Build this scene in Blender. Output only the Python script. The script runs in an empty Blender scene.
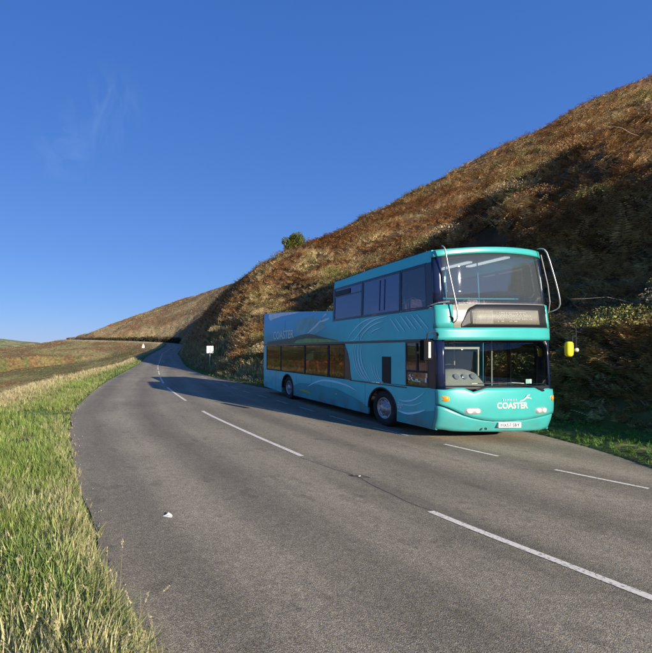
import bpy, bmesh, math, random
import numpy as np
from mathutils import Vector, Matrix
random.seed(7); RNG = np.random.default_rng(7)
SC = bpy.context.scene
COL = SC.collection
R_ = math.radians

# ------------------------------------------------------------------ helpers
def tag(o, label=None, cat=None, group=None, kind=None):
    if label: o['label'] = label
    if cat: o['category'] = cat
    if group: o['group'] = group
    if kind: o['kind'] = kind
    return o

def empty(name, loc, rz=0, label=None, cat=None, group=None):
    o = bpy.data.objects.new(name, None); COL.objects.link(o)
    o.location = loc; o.rotation_euler = (0, 0, rz); o.empty_display_size = .3
    return tag(o, label, cat, group)

def link(name, me, mat=None, parent=None, smooth=False):
    o = bpy.data.objects.new(name, me); COL.objects.link(o)
    if mat is not None:
        if isinstance(mat, (list, tuple)):
            for m in mat: me.materials.append(m)
        else: me.materials.append(mat)
    if parent is not None: o.parent = parent
    if smooth:
        me.polygons.foreach_set('use_smooth', [True]*len(me.polygons))
    return o

def mesh_np(name, V, F, colors=None, cname='tint'):
    """V (n,3), F (m,k) constant k"""
    me = bpy.data.meshes.new(name)
    V = np.asarray(V, dtype=np.float32); F = np.asarray(F, dtype=np.int32)
    m, k = F.shape
    me.vertices.add(len(V)); me.vertices.foreach_set('co', V.ravel())
    me.loops.add(m*k); me.loops.foreach_set('vertex_index', F.ravel())
    me.polygons.add(m)
    me.polygons.foreach_set('loop_start', np.arange(0, m*k, k, dtype=np.int32))
    me.update(calc_edges=True)
    if colors is not None:
        a = me.color_attributes.new(cname, 'FLOAT_COLOR', 'POINT')
        c = np.ones((len(V), 4), dtype=np.float32); c[:, :3] = colors
        a.data.foreach_set('color', c.ravel())
    return me

class MB:
    """collects shapes into one mesh"""
    def __init__(s): s.bm = bmesh.new()
    def box(s, a, b, bev=0.0):
        r = bmesh.ops.create_cube(s.bm, size=1.0)
        vs = r['verts']
        c = [(a[i]+b[i])/2 for i in range(3)]; d = [abs(b[i]-a[i]) for i in range(3)]
        for v in vs:
            v.co = Vector((c[0]+v.co.x*d[0], c[1]+v.co.y*d[1], c[2]+v.co.z*d[2]))
        if bev > 0:
            es = list({e for v in vs for e in v.link_edges})
            bmesh.ops.bevel(s.bm, geom=es, offset=bev, segments=2, affect='EDGES', profile=.6)
        return s
    def tube(s, pts, r, n=8, cap=True):
        pts = [Vector(p) for p in pts]; rings = []
        rr = r if isinstance(r, (list, tuple)) else [r]*len(pts)
        up = None
        for i, p in enumerate(pts):
            t = (pts[min(i+1, len(pts)-1)]-pts[max(i-1, 0)]).normalized()
            if up is None:
                up = Vector((0, 0, 1)) if abs(t.z) < .9 else Vector((1, 0, 0))
            x = t.cross(up).normalized(); y = x.cross(t).normalized(); up = y
            rings.append([s.bm.verts.new(p+(x*math.cos(k*2*math.pi/n)+y*math.sin(k*2*math.pi/n))*rr[i]) for k in range(n)])
        for a, b in zip(rings, rings[1:]):
            for k in range(n):
                s.bm.faces.new((a[k], a[(k+1) % n], b[(k+1) % n], b[k]))
        if cap:
            s.bm.faces.new(rings[0][::-1]); s.bm.faces.new(rings[-1])
        return s
    def lathe(s, prof, n=32, M=None):
        """profile of (radius, axial) about local z; M maps to place"""
        M = M or Matrix.Identity(4); rings = []
        for r, h in prof:
            if r < 1e-5: rings.append([s.bm.verts.new(M @ Vector((0, 0, h)))])
            else: rings.append([s.bm.verts.new(M @ Vector((r*math.cos(k*2*math.pi/n), r*math.sin(k*2*math.pi/n), h))) for k in range(n)])
        for a, b in zip(rings, rings[1:]):
            for k in range(n):
                if len(a) == 1 and len(b) == 1: break
                if len(a) == 1: s.bm.faces.new((a[0], b[k], b[(k+1) % n]))
                elif len(b) == 1: s.bm.faces.new((a[k], b[0], a[(k+1) % n]))
                else: s.bm.faces.new((a[k], b[k], b[(k+1) % n], a[(k+1) % n]))
        return s
    def grid(s, f, nu, nv):
        vs = [[s.bm.verts.new(f(i/nu, j/nv)) for i in range(nu+1)] for j in range(nv+1)]
        for j in range(nv):
            for i in range(nu):
                s.bm.faces.new((vs[j][i], vs[j][i+1], vs[j+1][i+1], vs[j+1][i]))
        return s
    def poly(s, pts):
        s.bm.faces.new([s.bm.verts.new(Vector(p)) for p in pts]); return s
    def add(s, me, M=None):
        n0 = len(s.bm.verts); s.bm.from_mesh(me)
        if M is not None:
            s.bm.verts.ensure_lookup_table()
            for v in s.bm.verts[n0:]: v.co = M @ v.co
        return s
    def build(s, name, mat, parent=None, smooth=False, warp=None, recalc=True):
        if warp:
            for v in s.bm.verts: v.co = warp(v.co)
        if recalc: bmesh.ops.recalc_face_normals(s.bm, faces=s.bm.faces)
        me = bpy.data.meshes.new(name); s.bm.to_mesh(me); s.bm.free()
        return link(name, me, mat, parent, smooth)

def plate_mesh(loops, depth, res=1, bevel=0.0):
    """filled 2D outline with holes, extruded; returns mesh in XY with thickness along Z"""
    cu = bpy.data.curves.new('plate', 'CURVE'); cu.dimensions = '2D'; cu.fill_mode = 'BOTH'
    cu.extrude = depth/2; cu.bevel_depth = bevel; cu.bevel_resolution = 1
    for lp in loops:
        sp = cu.splines.new('POLY'); sp.points.add(len(lp)-1)
        for p, q in zip(sp.points, lp): p.co = (q[0], q[1], 0, 1)
        sp.use_cyclic_u = True
    ob = bpy.data.objects.new('plate', cu); COL.objects.link(ob)
    dg = bpy.context.evaluated_depsgraph_get()
    me = bpy.data.meshes.new_from_object(ob.evaluated_get(dg))
    bpy.data.objects.remove(ob); bpy.data.curves.remove(cu)
    return me

def text_mesh(body, size, depth=.002, shear=0.0, spacing=1.0, offset=0.0):
    cu = bpy.data.curves.new('txt', 'FONT'); cu.body = body; cu.size = size; cu.extrude = depth
    cu.align_x = 'CENTER'; cu.shear = shear; cu.space_character = spacing; cu.offset = offset; cu.resolution_u = 3
    ob = bpy.data.objects.new('txt', cu); COL.objects.link(ob)
    dg = bpy.context.evaluated_depsgraph_get()
    me = bpy.data.meshes.new_from_object(ob.evaluated_get(dg))
    bpy.data.objects.remove(ob); bpy.data.curves.remove(cu)
    return me

# ------------------------------------------------------------------ noise
def _hash(ix, iy, seed):
    h = (ix.astype(np.int64)*374761393 + iy.astype(np.int64)*668265263 + seed*1442695041) & 0xffffffff
    h = ((h ^ (h >> 13))*1274126177) & 0xffffffff
    return ((h ^ (h >> 16)) & 0xffff)/65535.0
def vnoise(x, y, seed=0):
    ix = np.floor(x); iy = np.floor(y); fx = x-ix; fy = y-iy
    fx = fx*fx*(3-2*fx); fy = fy*fy*(3-2*fy)
    a = _hash(ix, iy, seed); b = _hash(ix+1, iy, seed); c = _hash(ix, iy+1, seed); d = _hash(ix+1, iy+1, seed)
    return (a*(1-fx)+b*fx)*(1-fy)+(c*(1-fx)+d*fx)*fy
def fbm(x, y, seed=0, o=4):
    s = 0; a = .5; t = 0
    for k in range(o):
        cr_, sr_ = math.cos(.6+1.1*k), math.sin(.6+1.1*k); f_ = 2.03**k
        s = s+a*vnoise((x*cr_-y*sr_)*f_+k*5.3, (x*sr_+y*cr_)*f_+k*9.1, seed+k*17); t += a; a *= .5
    return s/t

# ------------------------------------------------------------------ materials
def mat(name, col=(.5, .5, .5), rough=.6, metal=0.0, coat=0.0, spec=.5, noise=0.0, nscale=8.0, bump=0.0, bscale=40.0, col2=None):
    m = bpy.data.materials.new(name); m.use_nodes = True
    nt = m.node_tree; b = nt.nodes['Principled BSDF']
    b.inputs['Base Color'].default_value = (*col, 1); b.inputs['Roughness'].default_value = rough
    b.inputs['Metallic'].default_value = metal; b.inputs['Coat Weight'].default_value = coat
    b.inputs['Coat Roughness'].default_value = .06; b.inputs['Specular IOR Level'].default_value = spec
    tc = nt.nodes.new('ShaderNodeTexCoord')
    if noise > 0 or col2:
        n = nt.nodes.new('ShaderNodeTexNoise'); n.inputs['Scale'].default_value = nscale; n.inputs['Detail'].default_value = 6
        nt.links.new(tc.outputs['Object'], n.inputs['Vector'])
        mx = nt.nodes.new('ShaderNodeMix'); mx.data_type = 'RGBA'
        c2 = col2 or tuple(c*(1-noise) for c in col)
        mx.inputs[6].default_value = (*c2, 1); mx.inputs[7].default_value = (*col, 1)
        rp = nt.nodes.new('ShaderNodeMapRange'); rp.inputs[1].default_value = .35; rp.inputs[2].default_value = .65
        nt.links.new(n.outputs['Fac'], rp.inputs[0]); nt.links.new(rp.outputs[0], mx.inputs[0])
        nt.links.new(mx.outputs[2], b.inputs['Base Color'])
    if bump > 0:
        n = nt.nodes.new('ShaderNodeTexNoise'); n.inputs['Scale'].default_value = bscale; n.inputs['Detail'].default_value = 4
        nt.links.new(tc.outputs['Object'], n.inputs['Vector'])
        bp = nt.nodes.new('ShaderNodeBump'); bp.inputs['Strength'].default_value = bump; bp.inputs['Distance'].default_value = .02
        nt.links.new(n.outputs['Fac'], bp.inputs['Height']); nt.links.new(bp.outputs[0], b.inputs['Normal'])
    return m

def glass(name, tint, refl=.10, rough=.01, body=(.01, .015, .02), bodyfac=.0, fresk=1.0):
    """thin tinted pane: transparent tint + diffuse body colour + mirror reflection by Fresnel"""
    m = bpy.data.materials.new(name); m.use_nodes = True; nt = m.node_tree; nt.nodes.clear()
    out = nt.nodes.new('ShaderNodeOutputMaterial')
    tr = nt.nodes.new('ShaderNodeBsdfTransparent'); tr.inputs[0].default_value = (*tint, 1)
    df = nt.nodes.new('ShaderNodeBsdfDiffuse'); df.inputs[0].default_value = (*body, 1)
    m1 = nt.nodes.new('ShaderNodeMixShader'); m1.inputs[0].default_value = bodyfac
    nt.links.new(tr.outputs[0], m1.inputs[1]); nt.links.new(df.outputs[0], m1.inputs[2])
    gl = nt.nodes.new('ShaderNodeBsdfGlossy'); gl.inputs['Roughness'].default_value = rough
    lw = nt.nodes.new('ShaderNodeLayerWeight'); lw.inputs[0].default_value = .5
    pw = nt.nodes.new('ShaderNodeMath'); pw.operation = 'POWER'; pw.inputs[1].default_value = 5; nt.links.new(lw.outputs['Facing'], pw.inputs[0])
    ma = nt.nodes.new('ShaderNodeMath'); ma.operation = 'MULTIPLY_ADD'
    ma.inputs[1].default_value = fresk; ma.inputs[2].default_value = refl+.04
    nt.links.new(pw.outputs[0], ma.inputs[0]); ma.use_clamp = True
    m2 = nt.nodes.new('ShaderNodeMixShader')
    nt.links.new(ma.outputs[0], m2.inputs[0]); nt.links.new(m1.outputs[0], m2.inputs[1]); nt.links.new(gl.outputs[0], m2.inputs[2])
    nt.links.new(m2.outputs[0], out.inputs[0])
    return m

def tint_mat(name, rough=.8, trans=0.25, sheen=0.0, var=.25, vscale=3.0, bump=0, bscale=10, bdist=.05, spec=.2):
    """colour from the plant/ground colour attribute, with small variation"""
    m = bpy.data.materials.new(name); m.use_nodes = True; nt = m.node_tree
    b = nt.nodes['Principled BSDF']; b.inputs['Roughness'].default_value = rough; b.inputs['Specular IOR Level'].default_value = spec
    at = nt.nodes.new('ShaderNodeAttribute'); at.attribute_name = 'tint'
    tc = nt.nodes.new('ShaderNodeTexCoord')
    n = nt.nodes.new('ShaderNodeTexNoise'); n.inputs['Scale'].default_value = vscale; n.inputs['Detail'].default_value = 8
    nt.links.new(tc.outputs['Object'], n.inputs['Vector'])
    mr = nt.nodes.new('ShaderNodeMapRange'); mr.inputs[1].default_value = .3; mr.inputs[2].default_value = .7
    mr.inputs[3].default_value = 1-var; mr.inputs[4].default_value = 1+var
    nt.links.new(n.outputs['Fac'], mr.inputs[0])
    vm = nt.nodes.new('ShaderNodeVectorMath'); vm.operation = 'SCALE'
    nt.links.new(at.outputs['Color'], vm.inputs[0]); nt.links.new(mr.outputs[0], vm.inputs['Scale'])
    nt.links.new(vm.outputs[0], b.inputs['Base Color'])
    if bump:
        n2 = nt.nodes.new('ShaderNodeTexNoise'); n2.inputs['Scale'].default_value = bscale; n2.inputs['Detail'].default_value = 8
        nt.links.new(tc.outputs['Object'], n2.inputs['Vector'])
        bp = nt.nodes.new('ShaderNodeBump'); bp.inputs['Strength'].default_value = bump; bp.inputs['Distance'].default_value = bdist
        nt.links.new(n2.outputs['Fac'], bp.inputs['Height']); nt.links.new(bp.outputs[0], b.inputs['Normal'])
    if trans > 0:
        tl = nt.nodes.new('ShaderNodeBsdfTranslucent'); nt.links.new(vm.outputs[0], tl.inputs[0])
        mx = nt.nodes.new('ShaderNodeMixShader'); mx.inputs[0].default_value = trans
        out = nt.nodes['Material Output']
        nt.links.new(b.outputs[0], mx.inputs[1]); nt.links.new(tl.outputs[0], mx.inputs[2]); nt.links.new(mx.outputs[0], out.inputs[0])
    return m

# ------------------------------------------------------------------ road and land layout (metres; x right, y away, z up)
SH = .05
def sh(p): return (p[0]+SH*p[1], p[1])
ST = [  # left edge, centre line, right edge, height
 ((30, -42), (36, -46), (44, -52), 0), ((12.5, -20), (17, -23.5), (22, -27), 0), ((5.8, -8), (9.6, -10), (14.5, -12.5), 0),
 ((1.7, -1.2), (6.1, -1.8), (10.6, -3), 0), ((-.14, 2.7), (4.15, 3.39), (8.5, 3.9), 0), ((-.98, 5.2), (3.48, 5.3), (8.35, 6.0), 0),
 ((-1.85, 8.4), (2.7, 8.3), (9.15, 8.3), 0), ((-2.36, 10.5), (2.15, 10.5), (9.4, 10.5), 0), ((-2.98, 14), (1.42, 14), (8.5, 14.3), 0),
 ((-3.4, 21), (.55, 21), (5.95, 21.5), 0), ((-3.5, 26), (.2, 26), (4.95, 26), 0), ((-3.45, 33), (-.02, 33), (3.8, 33), 0),
 ((-3.2, 48), (-.25, 48), (3.3, 48), 0), ((-3.05, 60), (-.2, 60), (3.6, 60), .03), ((-2.96, 91), (.3, 91), (4.5, 91), .5),
 ((-1.7, 125), (1.2, 125), (5.6, 125), 1.3), ((2.6, 165), (6, 166), (9.6, 167), 4.0), ((1.0, 187), (3.5, 190), (6.4, 194), 5.4),
 ((-11, 208), (-10, 212), (-9, 216), 6.5), ((-29, 222), (-28, 226), (-26.5, 230), 7.3), ((-47, 235.5), (-44, 238), (-41, 240.5), 8.0),
 ((-60, 256), (-56, 258), (-52, 260), 8.6), ((-70, 288), (-66, 289), (-62, 290), 9.0), ((-82, 325), (-78, 326), (-74, 327), 9.2)]
def dense(pts, step):
    P = np.array(pts, dtype=float)
    P2 = np.vstack([2*P[0]-P[1], P, 2*P[-1]-P[-2]]); out = []
    for i in range(1, len(P2)-2):
        a, b, c, d = P2[i-1:i+3]; n = max(2, int(np.linalg.norm((c-b)[:2])/step))
        n = min(n, 60)
        for k in range(n):
            t = k/n
            out.append(.5*((2*b)+(-a+c)*t+(2*a-5*b+4*c-d)*t*t+(-a+3*b-3*c+d)*t**3))
    out.append(P[-1]); return np.array(out)
# same parameterisation for all three rails
_all = np.array([[*sh(a), *sh(b), *sh(c), z] for a, b, c, z in ST])
def dense_rails():
    P = _all; P2 = np.vstack([2*P[0]-P[1], P, 2*P[-1]-P[-2]]); out = []
    for i in range(1, len(P2)-2):
        a, b, c, d = P2[i-1:i+3]; n = int(np.clip(np.linalg.norm((c-b)[2:4])/.7, 4, 26))
        for k in range(n):
            t = k/n
            out.append(.5*((2*b)+(-a+c)*t+(2*a-5*b+4*c-d)*t*t+(-a+3*b-3*c+d)*t**3))
    out.append(P[-1]); return np.array(out)
RAIL = dense_rails()
RL, RC, RR, RZ = RAIL[:, 0:2], RAIL[:, 2:4], RAIL[:, 4:6], RAIL[:, 6]
RIDGE = dense([(*sh(p[:2]), p[2]) for p in [(330, -60, 46), (200, 15, 46), (125, 44, 46), (88, 55, 44.5), (71, 58, 41.2), (57, 60.5, 35.2), (46, 67, 30.6), (42.5, 80, 29.6), (43.5, 102, 30.2),
        (45.5, 130, 33.6), (48, 200, 41), (30, 265, 40.3), (-8, 310, 33), (-45, 305, 18.5), (-60, 325, 14)]], 3.0)

def nearest(P, poly):
    """signed distance (positive on the right of travel), index"""
    D = np.empty(len(P)); I = np.empty(len(P))
    T = np.gradient(poly[:, :2], axis=0); T /= np.linalg.norm(T, axis=1)[:, None]
    A = poly[:, :2].astype(np.float32)
    for s in range(0, len(P), 20000):
        q = P[s:s+20000].astype(np.float32)
        d2 = (q[:, None, 0]-A[None, :, 0])**2+(q[:, None, 1]-A[None, :, 1])**2
        i = d2.argmin(1); I[s:s+20000] = i
        best = None
        for o_ in (-1, 0):                     # exact distance to the two segments that meet at the nearest vertex
            k0 = np.clip(i+o_, 0, len(A)-2); a = A[k0]; b = A[k0+1]; ab = b-a; L2 = (ab**2).sum(1)+1e-9
            u = np.clip(((q-a)*ab).sum(1)/L2, 0, 1); c = a+ab*u[:, None]; dv = q-c; dd = np.sqrt((dv**2).sum(1))
            cr = (q-a)[:, 0]*ab[:, 1]-(q-a)[:, 1]*ab[:, 0]; fi = k0+u
            if best is None: best = [dd, cr, fi]
            else:
                m = dd < best[0]; best = [np.where(m, dd, best[0]), np.where(m, cr, best[1]), np.where(m, fi, best[2])]
        D[s:s+20000] = np.sign(best[1])*best[0]; I[s:s+20000] = best[2]
    return D, I
def sm(x, a, b):
    t = np.clip((x-a)/(b-a), 0, 1); return t*t*(3-2*t)
def height(X, Y, detail=True, full=False):
    X = np.asarray(X, dtype=float).ravel(); Y = np.asarray(Y, dtype=float).ravel(); P = np.stack([X, Y], 1)
    dR, iR = nearest(P, RR); dL, iL = nearest(P, RL); dG, iG = nearest(P, RIDGE); dL = -dL
    ip = lambda f, a: np.interp(f, np.arange(len(a)), a)
    zR = ip(iR, RZ); zL = ip(iL, RZ); zG = ip(iG, RIDGE[:, 2]); yR = ip(iR, RR[:, 1]); yL = ip(iL, RL[:, 1])
    road = (dR <= 0) & (dL <= 0)
    right = (dR > 0) & ~((dL > 0) & (dL < dR))
    left = ~road & ~right
    # --- uphill side
    w = np.interp(yR, [0, 6, 9, 14, 22, 40, 60], [3.6, 3.0, 2.4, 1.4, 1.0, .7, .6])
    Bh = np.interp(yR, [-20, 2, 9, 14, 21, 30, 36, 42, 48, 60, 150, 200, 240], [1.5, 1.8, 2.0, 2.2, .9, .5, 2, 5, 10, 14, 11, 4, 3.0])
    Bl = np.interp(yR, [0, 20, 30, 42, 60, 150, 200, 240], [3.0, 3.2, 3.5, 6.0, 7.5, 6.5, 4.5, 2.2])
    d = np.maximum(dR-w, 0); dr = np.maximum(-dG, 0)
    over = np.where(dG > 0, dG, 0)
    s = np.where(dG > 0, 1.0, d/(d+dr+1e-6))
    lin = (zG-zR)*(s*(.92+.08*s))
    bank = Bh*(1-np.exp(-d/Bl))*(1-s)**1.6
    bank += np.interp(yR, [-10, 3, 14, 22, 28, 36], [3.0, 6.0, 6.2, 4.2, 1.4, 0])*sm(d, 5.5, 12.8)*(1-s)**1.2
    zr = zR+.02+.10*sm(dR, 0, .7)+lin+bank-.16*over*sm(over, 0, 30)
    # --- downhill side
    lip = np.interp(yL, [-40, -10, 3, 8, 15, 30, 60, 120, 200], [9, 8, 7, 4.7, 3.3, 2.9, 2.2, 1.8, 2.0])
    e = np.maximum(dL-lip, 0)
    A = 13.5; L = np.interp(yL, [0, 40, 120, 230], [20, 24, 34, 60])
    zl = zL+.02+.05*sm(dL, 0, .5)+.08*sm(dL, lip-1.6, lip-.2)-A*(1-np.exp(-e/L))-.0*e
    z = np.where(road, np.where(dR > dL, zR, zL)-.010-.0009*np.hypot(X, Y), np.where(right, zr, zl))
    # far country
    far = 38*np.exp(-(((X+430)/230)**2+((Y-900)/260)**2))+16*np.exp(-(((X+120)/160)**2+((Y-1100)/200)**2))
    z = np.where(road, z, z+far)
    if detail:
        up = np.where(right, sm(d, .0, 2.5), 0); dn = np.where(left, sm(e, 0, 3), 0)
        n1 = fbm(X*.16, Y*.16, 3, 4)-.5; n2 = fbm(X*.55, Y*.55, 9, 3)-.5; n3 = fbm(X*.045, Y*.045, 21, 3)-.5
        near = np.interp(np.hypot(X, Y), [0, 60, 200], [1, 1, .9])
        z = z+up*(n1*(2.5-1.6*sm(d, 9, 22))+n2*(1.1-.6*sm(d, 8, 22))+n3*2.6*sm(d, 10, 34))*near+dn*(n1*.8+n2*.3+n3*2.5*sm(e, 10, 40))
        vg = np.where(right | left, 1-np.maximum(up, dn), 0)*sm(np.maximum(dR, dL), 0, .6)
        z = z+vg*(fbm(X*.9, Y*.9, 5, 3)-.5)*.09
    if full: return z, dict(road=road, right=right, left=left, dR=dR, dL=dL, d=d, e=e, s=s, w=w, lip=lip, yR=yR, yL=yL, over=over)
    return z
CAMZ = 2.1
SKY_STRENGTH = .11; SKY_POW = (.78, .60, .40); SKY_TINT = (.395, .75, 1.95); SUN_E = 5.0; EXPO = .85
# ------------------------------------------------------------------ world, sun, camera
SUN = Vector((6.0, -12.4, 4.3)).normalized()
EL = math.asin(SUN.z); AZ = math.atan2(SUN.x, SUN.y)
w = bpy.data.worlds.new('World'); SC.world = w; w.use_nodes = True
nt = w.node_tree; bg = nt.nodes['Background']; bg.inputs[1].default_value = SKY_STRENGTH
sky = nt.nodes.new('ShaderNodeTexSky'); sky.sky_type = 'NISHITA'; sky.sun_disc = False
sky.sun_elevation = EL; sky.sun_rotation = AZ; sky.air_density = 1.0; sky.dust_density = .15; sky.ozone_density = 3.0; sky.altitude = 300
ssep = nt.nodes.new('ShaderNodeSeparateColor'); gm = nt.nodes.new('ShaderNodeCombineColor'); nt.links.new(sky.outputs[0], ssep.inputs[0])
for k in range(3):
    pwn = nt.nodes.new('ShaderNodeMath'); pwn.operation = 'POWER'; pwn.inputs[1].default_value = SKY_POW[k]; nt.links.new(ssep.outputs[k], pwn.inputs[0]); nt.links.new(pwn.outputs[0], gm.inputs[k])
hs = nt.nodes.new('ShaderNodeMix'); hs.data_type = 'RGBA'; hs.blend_type = 'MULTIPLY'; hs.inputs[0].default_value = 1; hs.inputs[7].default_value = (*SKY_TINT, 1)
nt.links.new(gm.outputs[0], hs.inputs[6])
# two faint cirrus wisps high on the left, mixed in by direction
geo = nt.nodes.new('ShaderNodeTexCoord')
def wisp(direction, tight, scale, seed):
    dp = nt.nodes.new('ShaderNodeVectorMath'); dp.operation = 'DISTANCE'; dp.inputs[1].default_value = direction
    nt.links.new(geo.outputs['Generated'], dp.inputs[0])
    mr = nt.nodes.new('ShaderNodeMapRange'); mr.inputs[1].default_value = 0; mr.inputs[2].default_value = tight
    mr.inputs[3].default_value = 1; mr.inputs[4].default_value = 0; mr.interpolation_type = 'SMOOTHERSTEP'
    nt.links.new(dp.outputs['Value'], mr.inputs[0])
    mp = nt.nodes.new('ShaderNodeMapping'); mp.inputs['Scale'].default_value = scale; mp.inputs['Location'].default_value = (seed, seed, seed)
    nt.links.new(geo.outputs['Generated'], mp.inputs[0])
    n = nt.nodes.new('ShaderNodeTexNoise'); n.inputs['Scale'].default_value = 1; n.inputs['Detail'].default_value = 5; n.inputs['Distortion'].default_value = 1.2
    nt.links.new(mp.outputs[0], n.inputs['Vector'])
    m2 = nt.nodes.new('ShaderNodeMapRange'); m2.inputs[1].default_value = .42; m2.inputs[2].default_value = .75
    nt.links.new(n.outputs['Fac'], m2.inputs[0])
    mu = nt.nodes.new('ShaderNodeMath'); mu.operation = 'MULTIPLY'; nt.links.new(mr.outputs[0], mu.inputs[0]); nt.links.new(m2.outputs[0], mu.inputs[1])
    return mu
d1 = Vector(((106-140)/400, 1, (350-112)/400)).normalized(); d2 = Vector(((62-140)/400, 1, (350-148)/400)).normalized()
a1 = wisp(d1, .12, (26, 8, 9), 2.0); a2 = wisp(d2, .10, (9, 9, 22), 5.0)
ad = nt.nodes.new('ShaderNodeMath'); ad.operation = 'ADD'; nt.links.new(a1.outputs[0], ad.inputs[0]); nt.links.new(a2.outputs[0], ad.inputs[1])
sc_ = nt.nodes.new('ShaderNodeMath'); sc_.operation = 'MULTIPLY'; sc_.inputs[1].default_value = .045; nt.links.new(ad.outputs[0], sc_.inputs[0])
mx = nt.nodes.new('ShaderNodeMix'); mx.data_type = 'RGBA'; mx.inputs[7].default_value = (6.5, 7.6, 8.6, 1)
nt.links.new(sc_.outputs[0], mx.inputs[0]); nt.links.new(hs.outputs[2], mx.inputs[6]); nt.links.new(mx.outputs[2], bg.inputs[0])

sl = bpy.data.lights.new('sun', 'SUN'); sl.energy = SUN_E; sl.angle = R_(.53); sl.color = (1.0, .90, .76)
so = bpy.data.objects.new('sun', sl); COL.objects.link(so); so.rotation_euler = (-SUN).to_track_quat('-Z', 'Y').to_euler(); so.location = (60, -120, 60)

cam = bpy.data.cameras.new('camera'); co = bpy.data.objects.new('camera', cam); COL.objects.link(co)
co.location = (0, 0, CAMZ); co.rotation_euler = (R_(90), 0, 0)
cam.lens = 36*400/653; cam.sensor_width = 36; cam.shift_x = (326-140)/653; cam.shift_y = (350-326.5)/653*1.0
cam.clip_start = .1; cam.clip_end = 4000
SC.camera = co
vs_ = SC.view_settings; vs_.view_transform = 'Standard'; vs_.look = 'None'; vs_.gamma = 1; vs_.use_curve_mapping = False; vs_.exposure = EXPO
SC.cycles.max_bounces = 6; SC.cycles.transparent_max_bounces = 16; SC.cycles.diffuse_bounces = 2; SC.cycles.glossy_bounces = 3; SC.cycles.transmission_bounces = 4

# ------------------------------------------------------------------ terrain
def cmix(a, b, t):
    t = np.asarray(t)[:, None]; return np.asarray(a)*(1-t)+np.asarray(b)*t
SOIL = np.array((.060, .036, .020)); GREEN = np.array((.105, .185, .028)); STRAW = np.array((.42, .35, .19))
RUST = np.array((.24, .135, .060)); TAN = np.array((.36, .26, .125)); OLIVE = np.array((.150, .150, .050)); DARKG = np.array((.05, .07, .02))
def build_terrain():
    a = np.concatenate([np.arange(-180, -30, 3.0), np.arange(-30, -23, .5), np.arange(-23, 58, .13), np.arange(58, 110, .5), np.arange(110, 180, 3.0)])
    r = 1.0*1.0118**np.arange(0, 640)
    A, Rr = np.meshgrid(np.radians(a), r); X = (Rr*np.sin(A)).ravel(); Y = (Rr*np.cos(A)).ravel()
    z, q = height(X, Y, True, True)
    na, nr = len(a), len(r)
    V = np.stack([X, Y, z], 1)
    i, j = np.meshgrid(np.arange(nr-1), np.arange(na), indexing='ij'); j2 = (j+1) % na
    F = np.stack([i*na+j, (i+1)*na+j, (i+1)*na+j2, i*na+j2], -1).reshape(-1, 4)[:, ::-1]
    p1 = fbm(X*.06, Y*.06, 41, 4); p2 = fbm(X*.3, Y*.3, 43, 4); p3 = fbm(X*.018, Y*.018, 47, 4); dist = np.hypot(X, Y)
    hill = cmix(RUST*.8, TAN*.9, sm(p1, .42, .62)); hill = cmix(hill, OLIVE, sm(p2, .5, .7)*.7)
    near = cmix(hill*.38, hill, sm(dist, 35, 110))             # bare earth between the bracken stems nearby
    verge = cmix(GREEN*.6, STRAW*.55, sm(p2, .45, .68)*.45)
    down = cmix(RUST*.75, OLIVE*.7, sm(p3+(p2-.5)*.25, .42, .66)*.8); down = cmix(down, (.27, .25, .10), sm(p1, .48, .66)*.65); down = cmix(down, DARKG*1.7, sm(p2, .54, .68)*.5)
    pale = cmix(verge, STRAW*.8, sm(q['dL'], q['lip']-1.2, q['lip']-.3)); pale = cmix(pale, down, sm(q['e'], .8, 6))
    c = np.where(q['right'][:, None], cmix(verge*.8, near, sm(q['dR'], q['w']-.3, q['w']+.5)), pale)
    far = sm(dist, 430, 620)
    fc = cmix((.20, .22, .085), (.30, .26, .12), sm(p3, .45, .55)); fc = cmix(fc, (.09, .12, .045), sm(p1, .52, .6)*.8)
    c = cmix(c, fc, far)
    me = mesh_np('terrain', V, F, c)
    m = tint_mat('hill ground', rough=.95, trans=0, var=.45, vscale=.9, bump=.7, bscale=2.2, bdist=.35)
    o = link('terrain', me, m, smooth=True); tag(o, kind='structure')
    return o
build_terrain()

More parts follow.
